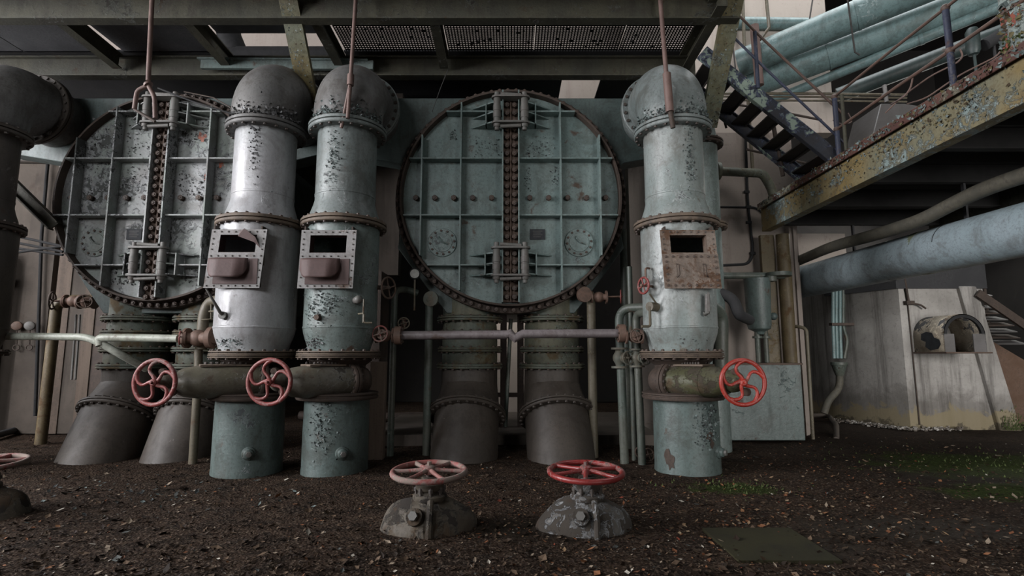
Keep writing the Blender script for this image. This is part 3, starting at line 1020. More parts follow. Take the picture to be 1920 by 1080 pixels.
# ------------------------------------------------------------------ condensers
def condenser(X, label, doorm, sr, flip=1, backY=12.6):
    YD = 8.2
    zc = 3.97
    t = thing('condenser', (X, YD, 2.1), label, 'condenser', 'round condensers with ribbed end doors')
    Rd = 1.70 * sr
    # housing behind the door: an octagonal front plate with a drum behind it
    m = MB()
    hw, zt, zb = 2.02 * sr, 5.74, 2.15
    wg = 2.86
    pts = [(-wg, 4.8), (-wg, zt), (wg if X > -1 else 2.5, zt), (wg if X > -1 else 2.5, 4.8), (hw * .92, 4.62), (hw * .8, 4.4), (hw * .9, 3.2), (hw * .62, 2.45), (hw * .5, zb), (-hw * .5, zb), (-hw * .62, 2.45), (-hw * .9, 3.2), (-hw * .8, 4.4), (-hw * .92, 4.62)]
    m.plate([V((X + a, YD + .22, b)) for a, b in pts], (0, .35, 0))
    m.lathe([(1.72 * sr, .5), (1.72 * sr, backY - YD)], (X, YD, zc), (0, 1, 0), 48, )
    m.lathe([(.0001, backY - YD), (1.72 * sr, backY - YD)], (X, YD, zc), (0, 1, 0), 48)
    m.build('housing', M['shell'], t, bevel=.01)
    # ring flange and its bolts
    m = MB()
    ax = (0, -1, 0)
    m.lathe([(Rd - .06, -.25), (Rd + .13, -.25), (Rd + .14, -.23), (Rd + .14, -.06), (Rd + .13, -.045), (Rd + .05, -.045), (Rd + .045, .0), (Rd + .035, .13), (Rd + .005, .13), (Rd, .0), (Rd - .06, -.01)], (X, YD, zc), ax, 96)
    ring = m.build('ring_flange', M['rust_dark'], t)
    bolt_ring(ring, (X, YD + .06, zc), ax, Rd + .088, 84, .037, .06, .04, M['bolt_rust'])
    # door disc
    m = MB()
    m.lathe([(.0001, .0), (Rd * .5, .0), (Rd - .002, .0), (Rd - .002, -.06)], (X, YD, zc), ax, 96)
    dr = m.build('door', doorm, t)
    dp = .19

    def chord(off):
        return math.sqrt(max(.01, (Rd - .01) ** 2 - off ** 2))
    xs = [-1.39, -.78, .78, 1.39]
    zs = [1.35, .58, -.33, -1.11]
    for a in xs:
        a *= sr
        h = chord(a)
        m = MB()
        m.box((X + a, YD - dp / 2, zc), (.022, dp, 2 * h))
        m.build('rib', doorm, dr)
    gx = .125
    for b in zs:
        h = chord(b)
        for s_ in (-1, 1):
            m = MB()
            e0, e1 = gx * s_, h * s_
            m.box((X + (e0 + e1) / 2, YD - dp / 2 + .004, zc + b), (abs(e1 - e0), dp - .01, .02))
            m.build('rib', doorm, dr)
    # centre seam: two tall side plates and twin rows of bolts
    for s_ in (-1, 1):
        m = MB()
        m.box((X + s_ * gx, YD - .115, zc), (.022, .23, 2 * chord(gx)))
        m.build('seam_plate', doorm, dr)
    m = MB()
    m.box((X, YD - .05, zc), (2 * gx - .02, .10, 2 * chord(gx) - .02))
    m.box((X, YD - .115, zc), (.02, .05, 2 * chord(gx) - .02))
    seam = m.build('centre_seam', M['rust'], t)
    for i in range(25):
        z = zc - 1.6 + 3.2 * i / 24
        for s_ in (-1, 1):
            bolt(seam, (X + s_ * .058, YD - .11, z), ax, .043, .05, .03, M['bolt_rust'])
    # hinge links across the seam
    for hz in (1.30, -1.10):
        c = V((X, YD - .26, zc + hz))
        for s_ in (-1, 1):
            hg = MB()
            x = X + s_ * .215
            hg.lathe([(.0001, -.31), (.036, -.30), (.036, -.25), (.048, -.25), (.055, -.24), (.055, -.10), (.062, -.10), (.062, -.015), (.056, -.01), (.056, .01), (.062, .015), (.062, .10), (.055, .10), (.055, .24), (.048, .25), (.04, .25), (.04, .32), (.0001, .33)], (x, c.y, c.z), (0, 0, 1), 20)
            hg.build('hinge_pin', M['bolt_grey'], t)
        for dz in (.22, -.20):
            lk = MB()
            n = 10
            out = []
            for s_ in (1, -1):
                for i in range(n + 1):
                    a = PI / 2 - PI * i / n
                    out.append(V((X + s_ * .215 + s_ * cos(a) * .085, c.y + s_ * sin(a) * .085, c.z + dz)))
            lk.plate(out, (0, 0, .028))
            lk.tube([(X - .16, c.y - .02, c.z + dz + (.07 if dz > 0 else -.045)), (X + .16, c.y - .02, c.z + dz + (.05 if dz > 0 else -.03))], .028, 12)
            lk.build('hinge_link', M['bolt_grey'], t)
        for s_ in (-1, 1):
            for dz in (.16, .0, -.16):
                m = MB()
                ln = .44 if dz else .42
                m.plate([V((X + s_ * .20, YD - .27, c.z + dz - .01)), V((X + s_ * .20, YD - .005, c.z + dz - .01)), V((X + s_ * (.20 + ln), YD - .005, c.z + dz - .01)), V((X + s_ * (.30), YD - .25, c.z + dz - .01))], (0, 0, .02))
                m.build('hinge_gusset', doorm, t)
            m = MB()
            m.box((X + s_ * .39, YD - .12, c.z), (.018, .2, .34))
            m.build('hinge_gusset', doorm, t)
    # plugs
    for i in range(5):
        for s_ in (-1, 1):
            bolt(dr, (X + s_ * (.30 + .298 * i) * sr, YD - .02, zc - .02), ax, .045, .035, .04, M['bolt_rust'], 'door_plug')
    # round hand-hole covers
    for s_ in (-1, 1):
        cx, cz_ = X + s_ * 1.07 * sr, zc - .73
        m = MB()
        m.lathe([(.0001, .03), (.15, .03), (.155, .02), (.22, .02), (.228, .012), (.228, 0)], (cx, YD, cz_), ax, 32)
        cv = m.build('handhole_cover', doorm, t)
        bolt_ring(cv, (cx, YD - .01, cz_), ax, .188, 12, .019, .016, .02, M['bolt_rust'])
        m = MB()
        m.tube(fillet([(cx - .05, YD - .03, cz_ + .09), (cx - .05, YD - .07, cz_ + .06), (cx + .02, YD - .07, cz_ - .01), (cx + .09, YD - .03, cz_ - .03)], .02), .011, 6)
        m.build('handle', doorm, cv)
    m = MB()
    m.box((X + flip * .42, YD - .012, zc - .60), (.235, .014, .165))
    pl = m.build('nameplate', M['name'], t)
    m = MB()
    for k in range(4):
        m.box((X + flip * .42 + (-.01 * (k % 2)), YD - .0205, zc - .55 - .03 * k), (.15 - .03 * (k % 2), .003, .007))
    m.build('plate_line', M['bolt_grey'], pl)
    return t, dr, Rd


ca, dra, Rda = condenser(-5.5, 'condenser with whitish peeling paint on its round ribbed door', M['door_peeled'], .955, -1)
cb, drb, Rdb = condenser(-.02, 'condenser with a smooth dark teal round ribbed door', M['door'], 1.0, 1)


def samp_door(X, boxes):
    def f_(r):
        x0, x1, z0, z1 = r.choice(boxes)
        return V((X + r.uniform(x0, x1), 8.199, 3.97 + r.uniform(z0, z1))), V((0, -1, .1))
    return f_


flakes(cb, 'peeling_paint', 170, samp_door(0, [(-.65, -.2, .7, 1.0), (-.6, -.15, .65, .95), (.2, .5, .65, .9), (.25, .7, .65, 1.), (-1.0, -.9, .95, 1.1), (.2, .3, .1, .5), (.6, .75, .2, .5)]), .035, M['flake_teal'], 31)
flakes(ca, 'peeling_paint', 420, samp_door(-5.5, [(-1.3, -.8, .0, 1.2), (-.7, -.2, .1, .5), (-.7, -.2, .6, 1.2), (.2, .7, .0, .4), (.2, .7, .9, 1.25), (.3, .9, -1.4, -1.15), (-.8, -.2, -1.4, -1.15), (-1.3, .7, 1.25, 1.4)]), .042, M['flake_grey'], 32)
# orange primer showing on the peeled door
PRM = paint('orange_primer', (.36, .09, .045), (.3, .1, .06), (.15, .14, .13), RUST, peel=.4, fsc=14)
for cx, cz_, s_ in ((.52, 1.0, .07), (.64, .35, .06), (.86, .55, .05), (-.92, -.88, .05)):
    m = MB()
    pts = []
    for i in range(12):
        b = 2 * PI * i / 12
        q = s_ * R.uniform(.5, 1.2)
        pts.append(V((-5.5 + cx + q * cos(b), 8.196, 3.97 + cz_ + q * sin(b) * 1.3)))
    m.add(pts, [tuple(range(12))])
    m.build('primer_patch', PRM, ca, smooth=0)


# ------------------------------------------------------------------ inlet pipes
def inlet(X, label, lip, r=.45, base_dx=0.0):
    Ys = 8.78
    t = thing('inlet_pipe', (X, 8.3, 0), label, 'pipe', 'large inlet pipes under the condensers')
    m = MB()
    m.lathe([(r * .99, 2.60), (r * .99, 2.12)], (X, Ys, 0), (0, 0, 1), 48)
    m.build('neck', M['inlet_green'], t)
    keep = front(Ys)
    for z, ro in ((2.07, r + .085), (1.84, r + .07), (1.58, r + .07), (1.32, r + .085)):
        flange('flange', t, (X, Ys, z), (0, 0, 1), r * .85, ro, .075, M['inlet_green'], 22, .02, M['bolt_rust'], keep)
    m = MB()
    m.lathe([(r * .95, 2.03), (r * .98, 1.95), (r * .98, 1.88)], (X, Ys, 0), (0, 0, 1), 48)
    m.lathe([(r * .98, 1.80), (r, 1.74), (r, 1.66), (r * .98, 1.61)], (X, Ys, 0), (0, 0, 1), 48)
    m.lathe([(r * .98, 1.54), (r, 1.5), (r, 1.40), (r * .98, 1.36)], (X, Ys, 0), (0, 0, 1), 48)
    m.build('expansion_joint', M['inlet_green'], t)
    b0 = V((X, Ys, 1.29))
    b1 = V((X, Ys, 1.05))
    b2 = V((X + base_dx * .5, Ys - .28, .56))
    b3 = V((X + base_dx, Ys - .75, -.35))
    m = MB()
    pth = [b0, b1] + [b1 * (1 - k) ** 2 + V((X, Ys - .05, .8)) * 2 * k * (1 - k) + b2 * k * k for k in (.2, .4, .6, .8, 1)]
    m.tube(pth, [r, r, r * 1.02, r * 1.05, r * 1.08, r * 1.11, r * 1.13], 56, cap=False)
    m.build('bend', M['brown_pipe'], t)
    d = (b2 - b3).normalized()
    fl_ax = (d + V((0, .10, .0))).normalized()
    flange('bend_flange', t, b2, fl_ax, r, r * 1.13 + lip, .09, M['brown_pipe'], 28, .024, M['bolt_dark'], lambda p: p.y < Ys - .1)
    m = MB()
    m.tube([b2, b2 * .5 + b3 * .5, b3], [r * 1.11, r * 1.12, r * 1.12], 56, cap=False)
    m.build('boot', M['brown_pipe'], t)
    return t


inlet(-6.12, 'brown inlet pipe under the peeling door, the wider splayed one beside the plank wall', .06, .45, -.02)
inlet(-4.98, 'brown inlet pipe under the peeling door, half hidden behind the silver riser', .06, .44, .05)
inlet(-.69, 'brown inlet pipe under the dark teal door, the one nearer the weathered board', .10, .45, -.03)
inlet(.65, 'brown inlet pipe under the dark teal door, the one nearer the slim tan upright', .10, .45, .10)
# ------------------------------------------------------------------ floor valves with red wheels
def floor_valve(X, Y, label, wm, bm, seed, spokes=6, rot=.2, hub=None):
    t = thing('floor_valve', (X, Y, 0), label, 'valve', 'half buried floor valves with horizontal handwheels')
    rr = random.Random(seed)
    m = MB()
    # two humps of the buried body either side of a central rib
    for s_ in (-1, 1):
        vs, fs = [], []
        n, k = 14, 9
        ph = [rr.uniform(0, 6) for _ in range(6)]
        for i in range(k + 1):
            th = PI / 2 * i / k
            for j in range(n + 1):
                a = -PI / 2 + PI * j / n
                q = 1 + .04 * sin(3 * a + ph[0]) + .035 * sin(5 * th + ph[1] + 2 * a)
                x = s_ * (.0 + .43 * cos(th) ** .8 * cos(a) * q)
                y = .30 * cos(th) ** .8 * sin(a) * q
                z = -.08 + .33 * sin(th) * q
                vs.append(V((X + x, Y + y, z)))
        for i in range(k):
            for j in range(n):
                q0 = i * (n + 1) + j
                fs.append((q0, q0 + 1, q0 + n + 2, q0 + n + 1))
        m.add(vs, fs)
    body = m.build('valve_body', bm, t, smooth=70)
    m = MB()
    pts = [V((X + .025, Y - .31 * cos(a) , -.06 + .33 * sin(a))) for a in [PI * i / 16 for i in range(17)]]
    m.plate(pts, (.055, 0, 0))
    m.tube([(X + .05, Y - .315, -.05), (X + .05, Y - .30, .12), (X + .045, Y - .2, .27)], .028, 8)
    m.build('body_rib', bm, t, bevel=.006)
    m = MB()
    m.cyl((X - .075, Y - .22, .135), (-.15, -1, .45), .075, .06, 18, .07)
    bs = m.build('boss', bm, t)
    m = MB()
    m.cyl((X - .083, Y - .27, .158), (-.15, -1, .45), .04, .05, 6)
    m.build('boss_nut', M['bolt_grey'], t)
    m = MB()
    m.lathe([(.13, .20), (.125, .235), (.145, .24), (.15, .25), (.15, .275), (.14, .285), (.11, .29), (.10, .31), (.12, .325), (.125, .335), (.125, .375), (.115, .385), (.085, .39), (.075, .43), (.0001, .43)], (X + .01, Y - .02, 0), (0, 0, 1), 28)
    st = m.build('bonnet', bm, t)
    for k in range(8):
        a = 2 * PI * k / 8 + .2
        bolt(st, (X + .01 + .12 * cos(a), Y - .02 + .12 * sin(a), .30), (0, 0, 1), .022, .03, .03, M['bolt_dark'])
    m = MB()
    m.tube([(X, Y - .02, .40), (X, Y - .02, .50)], .028, 10)
    m.build('stem', M['bolt_rust'], t)
    handwheel(t, (X, Y - .02, .47), (0, -.06, 1), .345, .025, spokes, wm, curved=False, a0=rot, dish=.016, hubm=hub)
    return t


XW1, XW2 = -.735, .655
floor_valve(XW1, 4.92, 'half buried floor valve with a dusty red wheel and evenly brown body', M['red_dust'], M['dome'], 3, 6, .55)
floor_valve(XW2, 4.92, 'half buried floor valve with a crimson wheel and chipped whitish body', M['crimson'], M['dome_light'], 4, 6, .9)
floor_valve(-5.02, 5.25, 'half buried floor valve with a dark maroon wheel cut off by the photo edge', M['red_dust'], M['dome'], 5, 6, .1)
m = MB()

# small pair of wheels lying by the teal standpipe
for i, (u, v, s_) in enumerate(((1200, 853, .085), (1216, 858, .095))):
    c = G(u, v + 8)
    t = thing('small_handwheel', c, ['smaller rusty handwheel stub low on the floor left of the chipped standpipe', 'larger rusty handwheel stub low on the floor touching the chipped standpipe'][i], 'handwheel')
    m = MB()
    m.tube([c + V((0, .25, .0)), c + V((0, .0, .1))], .02, 8)
    m.build('stem', M['rust_dark'], t)
    handwheel(t, c + V((0, -.02, .10)), (.25, -1, .2), s_, .012, 4, M['rust'], curved=False)

# ------------------------------------------------------------------ cross pipe between the middle risers
ZP = P(960, 629, 7.35).z
t = thing('cross_pipe', (0, 7.35, ZP), 'mauve pipe with a kinked middle joint crossing in front of the inlet pipes', 'pipe')
x0, x1 = P(747, 630, 7.35).x, P(1165, 628, 7.35).x
xm = P(952, 628, 7.35).x
m = MB()
m.tube([(x0, 7.35, ZP), (xm - .02, 7.35, ZP + .01), (xm + .03, 7.35, ZP + .03), (xm + .10, 7.35, ZP - .035), (xm + .2, 7.35, ZP + .02), (x1, 7.35, ZP + .03)], [.06, .06, .066, .066, .06, .06], 16)
m.build('pipe_run', M['mauve'], t)
for x in (x0, x1):
    m = MB()
    m.cyl((x - .045, 7.35, ZP + (.03 if x > 0 else 0)), (1, 0, 0), .125, .09, 20)
    fo = m.build('pipe_flange', M['valve_rust'], t)
    for k in range(6):
        a = 2 * PI * k / 6
        bolt(fo, (x, 7.35 + .095 * cos(a), ZP + (.03 if x > 0 else 0) + .095 * sin(a)), (1, 0, 0), .018, .02, .09, M['bolt_rust'])
c = P(722, 631, 7.35)
small_valve((c.x, 7.35, ZP), (1, 0, 0), (-.15, -1, .1), .055, .115, M['valve_rust'], M['red_dust'], 'small rusty valve on the mauve cross pipe beside the weathered board')
c = P(1186, 640, 7.3)
small_valve((c.x + .02, 7.3, ZP - .02), (1, 0, 0), (.05, -1, .05), .05, .1, M['valve_rust'], M['rust'], 'small rusty valve joining the mauve cross pipe to the pale teal riser')

# ------------------------------------------------------------------ white pipes at the side of the silver riser
YA = 7.55
p = [P(-40, 630, YA), P(160, 632, YA), P(185, 641, YA), P(225, 664, YA + .1), P(275, 692, YA + .45)]
m = MB()
m.tube(fillet(p, .12), .052, 14)
solo(m, 'white_pipe', M['rail'], 'white pipe from the photo edge that turns down beside the inlet pipe', 'pipe')
p = [P(188, 648, YA), P(184, 634, YA), P(215, 633, YA), P(334, 635, YA)]
m = MB()
m.tube(fillet(p, .07), .055, 14)
solo(m, 'white_pipe', M['rail'], 'white pipe ending at the small red valve beside the silver riser', 'pipe')
c = P(372, 634, 7.5)
t = small_valve(c, (1, 0, 0), (-.9, -.45, 0), .075, .1, M['valve_rust'], M['red_pale'], 'small red wheel valve at the end of the white pipe beside the silver riser', stem=.22)
m = MB()
m.tube([c, P(402, 633, 7.4)], .08, 14)
m.cyl(P(393, 633, 7.42), (1, 0, 0), .15, .06, 20)
m.build('outlet', M['valve_rust'], t)
p = [P(377, 655, 7.6), P(382, 590, 7.6), P(392, 566, 7.6), P(424, 560, 7.45)]
m = MB()
m.tube(fillet(p, .15), .075, 14)
t = solo(m, 'elbow_pipe', M['tan_pipe'], 'tan elbow pipe entering the silver riser below its hatch', 'pipe')
p = [P(372, 655, 7.6), P(372, 700, 7.6), G(360, 850)]
p[2] = V((p[1].x + .0, 7.62, -.05))
m = MB()
m.tube(p, .055, 12)
solo(m, 'drain_pipe', M['tan_pipe'], 'thin tan drain pipe standing on the floor behind the first handwheel gate valve', 'pipe')
# bracket around the tan elbow
m = MB()
m.tube([P(378, 600, 7.5), P(396, 598, 7.5), P(396, 570, 7.5)], .012, 6)
m.tube([P(392, 584, 7.5), P(410, 583, 7.4)], .012, 6)
solo(m, 'pipe_bracket', M['tan_pipe'], 'thin bent rod bracket beside the tan elbow pipe', 'bracket')

# ------------------------------------------------------------------ slim uprights either side of the inlet pipes
def upright(u, vt, vb, Y, r, mat, label, top=None, name='upright_pipe', nz=None):
    a = P(u, vt, Y)
    m = MB()
    pts = [V((a.x, Y, -.05)), V((a.x, Y, a.z))] if nz is None else [V((a.x, Y, nz)), V((a.x, Y, a.z))]
    if top:
        pts += [V(a) + V(q) for q in top]
    m.tube(fillet(pts, .12), r, 14)
    return solo(m, name, mat, label, 'pipe')


a = P(806, 566, 8.3)
upright(805, 566, 0, 8.3, .06, M['small_teal'], 'slim greenish upright pipe beside the inlet pipe nearer the weathered board', [(.0, 0, .04), (.1, .45, .06)])
m = MB()
m.cyl((a.x + .02, 8.22, a.z + .04), (.2, 1, 0), .12, .05, 20)
m.ball((a.x, 8.30, a.z + .03), .085)
solo(m, 'pipe_flange', M['valve_green'], 'mossy flange on the elbow of the slim greenish upright', 'flange')
a = P(1108, 560, 8.3)
upright(1108, 560, 0, 8.3, .068, M['tan_pipe'], 'slim tan upright pipe with a valve on its top elbow', [(0, 0, .06), (-.12, .4, .07)])
small_valve(a + V((.12, -.02, .02)), (1, 0, 0.01), (1, -.25, 0), .055, .11, M['valve_rust'], M['red_pale'], 'rusty side valve on the top elbow of the slim tan upright', stem=.34)
m = MB()
m.cyl((a.x - .13, 8.2, a.z + .05), (0.3, -1, 0), .12, .06, 20)
solo(m, 'pipe_flange', M['valve_rust'], 'round rusty flange at the top of the slim tan upright', 'flange')
# two teal pipes that bend into the pale riser
for i, (u, vt, r, xe, lab, lv) in enumerate(((1160, 578, .062, 1214, 'outer teal pipe bending over into the pale teal riser', 'green wheel valve on the outer of the two bent teal pipes'),
                                             (1192, 588, .055, 1214, 'inner teal pipe bending over into the pale teal riser', 'green wheel valve on the inner of the two bent teal pipes'))):
    Y = 7.75 - .12 * i
    a = P(u, vt, Y)
    e = P(xe, vt - 2, Y - .25)
    m = MB()
    m.tube(fillet([(a.x + .03, Y, -.05), (a.x, Y, a.z), e], .22, 10), r, 16)
    solo(m, 'bent_pipe', M['small_teal'], lab, 'pipe')
    c = P(u + 2, 671, Y)
    small_valve((c.x, Y - .0, c.z), (0, 0, 1), (.45, -1, 0), r * 1.02, .10, M['valve_green'], M['valve_green'], lv, stem=.2)
upright(1180, 500, 0, 8.0, .04, M['small_teal'], 'thin dark teal pipe rising behind the two bent teal pipes')
upright(1168, 430, 0, 8.9, .06, M['small_teal'], 'tall teal pipe running up beside the dark teal door')
# pipes in the gap beside the grey-green riser
a = P(745, 545, 8.2)
upright(740, 545, 0, 8.2, .05, M['small_teal'], 'dark bent pipe in the gap behind the weathered board', [(.12, .2, .05), (.3, .3, .0)])
small_valve(P(757, 607, 8.0), (0, 0, 1), (.2, -1, 0), .03, .09, M['valve_rust'], M['tan_pipe'], 'small brass-brown wheel valve in the dark gap above the mauve cross pipe', stem=.14)
c = P(778, 514, 8.0)
t = thing('pressure_gauge', c, 'white-faced pressure gauge in the dark gap beside the ring of bolts', 'gauge')
m = MB()
m.lathe([(.0001, 0), (.085, 0), (.085, .05), (.07, .06), (.07, .05)], c, (0.1, -1, 0), 28)
m.build('case', M['blackmetal'], t)
m = MB()
m.lathe([(.0001, .052), (.068, .052)], c, (0.1, -1, 0), 28)
m.build('dial', M['glassface'], t)
m = MB()
m.tube([c + V((0, 0, -.07)), c + V((0, .02, -.55))], .014, 8)
m.build('stem', M['tan_pipe'], t)
m = MB()
m.box((P(708, 740, 7.95).x, 7.95, .69), (.22, .08, 1.42))
m.box((P(708, 740, 7.95).x + .09, 8.02, .69), (.03, .1, 1.42))
solo(m, 'weathered_board', M['board'], 'tall weathered board standing beside the grey-green riser', 'board', bevel=.006)
m = MB()
m.tube([G(520, 800) + V((0, 1.2, .1)), G(700, 800) + V((0, .9, .1)), G(800, 800) + V((0, .9, .1))], .1, 12)
solo(m, 'floor_pipe', M['rust_dark'], 'rusty pipe lying low along the floor behind the standpipes', 'pipe')
m = MB()
m.box((-2.45, 9.2, 1.4), (.5, .6, 3.0))
solo(m, 'machine_bracket', M['rust_dark'], 'dark steel machine bracket in the gap behind the grey-green riser', 'bracket')
# things seen between the middle inlet pipes
t = thing('support_frame', (0, 10.2, 0), 'dark support frame seen between the two middle inlet pipes', 'frame')
for x in (-.16, .16):
    m = MB()
    m.ibeam((x, 10.2, 0), (x, 10.2, 2.3), .12, .12)
    m.build('post', M['rust_dark'], t)
m = MB()
m.box((0, 10.2, .75), (1.6, .08, .08))
m.build('rail', M['rust_dark'], t)
m = MB()
m.tube([(-.11, 9.0, .32), (-.02, 9.0, 2.1)], .035, 10)
solo(m, 'slanted_pipe', M['small_teal'], 'thin slanted pipe visible between the two middle inlet pipes', 'pipe')
m = MB()
m.slab((-2.5, 9.2, -.05), (2.5, 12.8, .16))
struct(m.build('trim_1', M['plinth']))

# ------------------------------------------------------------------ overhead platform
ZB = 6.12
t = thing('overhead_platform', (0, 7.6, ZB), 'dark overhead platform with open gratings on olive beams', 'platform')
m = MB()
m.ibeam((-9.5, 6.92, ZB + .17), (3.15, 6.92, ZB + .17), .16, .36)
m.build('front_beam', M['olive'], t)
m = MB()
m.ibeam((-9.5, 8.22, ZB + .04), (3.0, 8.22, ZB + .04), .16, .34)
m.build('rear_beam', M['olive'], t)
for xx in (-6.4, -4.6, -2.78, -1.1, 2.88):
    m = MB()
    if xx < 2.8:
        m.ibeam((xx, 6.99, ZB + .15), (xx, 8.15, ZB + .10), .14, .24)
    else:
        m.channel((xx, 6.6, ZB + .15), (xx, 8.3, ZB + .10), .14, .30)
    m.build('cross_beam', M['olive'], t)
for xx, zt in ((-3.08, 5.0), (3.06, 5.02)):
    m = MB()
    m.profile([(-.13, -.03), (.13, -.03), (.13, .05), (.11, .05), (.11, 0), (.015, 0), (.015, .05), (-.015, .05), (-.015, 0), (-.11, 0), (-.11, .05), (-.13, .05)], (xx, 6.45, ZB + .66), (xx, 7.95, zt), (0, 1, 0))
    kb = m.build('knee_brace', M['brace'], t)
    ka, kc = V((xx, 6.45, ZB + .66)), V((xx, 7.95, zt))
    flakes(kb, 'peeling_paint', 110, lambda r: (ka.lerp(kc, r.random()) + V((r.uniform(-.12, .12), -.04, -.035)), V((0, -.7, -.7))), .03, M['flake_gird'], 61)
zg = ZB + .30
for (xa, xb) in ((-2.70, -1.18), (-1.02, .35), (.37, 1.72), (1.74, 2.84)):
    m = MB()
    x = xa
    while x < xb:
        m.box((x, 7.58, zg), (.019, 1.16, .006))
        x += .046
    y = 7.02
    while y < 8.16:
        m.box(((xa + xb) / 2, y, zg), (xb - xa, .026, .006))
        y += .052
    m.build('grating', M['grate'], t, smooth=0, fix=False)
for (xa, xb) in ((-9.4, -8.0), (-7.98, -6.45), (-6.35, -4.95)):
    m = MB()
    m.slab((xa, 7.0, zg), (xb, 8.2, zg + .02))
    m.build('floor_sheet', M['soot'], t)
m = MB()
m.slab((-4.55, 7.0, zg), (-2.85, 7.68, zg + .02))
m.build('floor_sheet', M['soot'], t)
m = MB()
m.slab((-4.65, 8.36, zg), (-2.8, 11.15, zg + .03))
m.build('floor_sheet', M['black'], t)
m = MB()
m.slab((.9, 8.17, zg), (1.6, 8.9, zg + .03))
m.build('floor_sheet', M['black'], t)
for xa, xb in ((-12.9, -4.7), (-2.75, .9), (1.6, 3.0)):
    m = MB()
    m.slab((xa, 8.17, zg), (xb, 11.15 if xb < 2.3 else 10.38, zg + .03))
    m.build('floor_sheet', M['black'], t)
# front extension: sheets over the viewer's side of the beam
m = MB()
m.slab((-9.5, 4.9, zg + .06), (3.1, 6.84, zg + .1))
m.build('floor_sheet', M['black'], t)
m = MB()
m.ibeam((-9.5, 5.9, ZB + .28), (3.1, 5.9, ZB + .28), .12, .2)
m.build('front_beam', M['olive'], t)
# debris lying on the gratings
m = MB()
for _ in range(70):
    x, y = R.uniform(-2.6, 2.8), R.uniform(7.05, 8.1)
    a = R.uniform(.02, .05)
    m.box((x, y, zg + .02), (a * R.uniform(.6, 1.6), a, .01), R.uniform(0, 3))
o = m.build('grating_debris', M['black'], t, smooth=0, fix=False)
o['kind'] = 'stuff'
# pipes seen through the opening above
t = thing('upper_pipe', P(450, 85, 9.6), 'dark bent pipe seen through the opening in the overhead platform', 'pipe')
m = MB()
m.tube([P(425, 40, 9.6), P(430, 70, 9.6), P(445, 105, 9.6), P(440, 140, 9.6)], .22, 18)
m.build('bend', M['blackmetal'], t)
m = MB()
m.tube([P(430, 108, 9.55), P(640, 108, 9.55)], .2, 16)
m.build('pipe_run', M['blackmetal'], t)
m = MB()
m.bar(P(378, 121, 8.08), P(700, 123, 8.08), .06, .15)
m.bar(P(372, 111, 8.06), P(690, 114, 8.06), .09, .025)
solo(m, 'teal_channel', M['teal'], 'peeling teal channel running under the opening in the overhead platform', 'beam')

# ------------------------------------------------------------------ hanging rods
t = thing('hanging_rod', P(278, 158, 6.5), 'pinkish hanging rod ending in a two-pronged fork over the peeling door', 'rod', 'pinkish rods hanging from above')
m = MB()
m.tube([P(285, -60, 6.55), P(285, 0, 6.55), P(278, 152, 6.5)], .03, 10)
m.tube([P(277, 157, 6.5), P(279, 160, 6.5)], .055, 10)
m.build('shaft', M['pinkrust'], t)
for pts in ([P(278, 160, 6.5), P(257, 170, 6.5), P(252, 205, 6.5)], [P(278, 160, 6.5), P(290, 182, 6.5), P(291, 222, 6.5)]):
    m = MB()
    m.tube(fillet(pts, .06), .028, 10)
    m.build('prong', M['pinkrust'], t)
m = MB()
m.tube([P(252, 205, 6.5), P(291, 228, 6.5)], .018, 8)
m.build('fork_pin', M['rust_dark'], t)
t = thing('hanging_rod', P(650, 225, 6.72), 'pinkish hanging rod touching the elbow of the grey-green riser', 'rod', 'pinkish rods hanging from above')
m = MB()
m.tube([P(669, -60, 6.75), P(667, 0, 6.75), P(658, 140, 6.72), P(652, 222, 6.72)], .026, 10)
m.build('shaft', M['pinkrust'], t)
m = MB()
m.tube([P(658, 140, 6.71), P(657, 160, 6.71)], .045, 10)
m.tube([P(656, 160, 6.71), P(640, 240, 6.8)], .024, 8)
m.build('coupling', M['pinkrust'], t)
t = thing('hanging_rod', P(1262, 238, 6.72), 'pinkish hanging rod with a thick sleeve above the pale teal riser', 'rod', 'pinkish rods hanging from above')
m = MB()
m.tube([P(1236, -60, 6.75), P(1238, 0, 6.75), P(1250, 150, 6.72)], .03, 10)
m.build('shaft', M['pinkrust'], t)
m = MB()
m.tube([P(1250, 138, 6.72), P(1256, 210, 6.72)], .055, 12)
m.build('sleeve', M['pinkrust'], t)
m = MB()
m.tube([P(1256, 205, 6.72), P(1262, 240, 6.74)], .032, 10)
m.build('rod_tip', M['rust_dark'], t)
# thin cables on and over the doors
m = MB()
m.tube([P(296, 165, 7.0), P(360, 190, 7.0), P(440, 215, 6.9), P(480, 243, 6.75)], .012, 6)
solo(m, 'sagging_cable', M['blackmetal'], 'black cable sagging from the fork rod to the silver riser', 'cable')
m = MB()
m.tube([P(345, 172, 7.6), P(400, 183, 7.6), P(440, 206, 7.5)], .01, 6)
solo(m, 'sagging_cable', M['rust_dark'], 'thin curved wire over the top of the peeling door', 'cable')
m = MB()
m.tube([P(840, 130, 7.9), P(826, 165, 7.9), P(810, 210, 8.05)], .006, 5)
solo(m, 'thin_wire', M['wire'], 'thin wire hanging from the platform beside the dark teal door', 'wire')
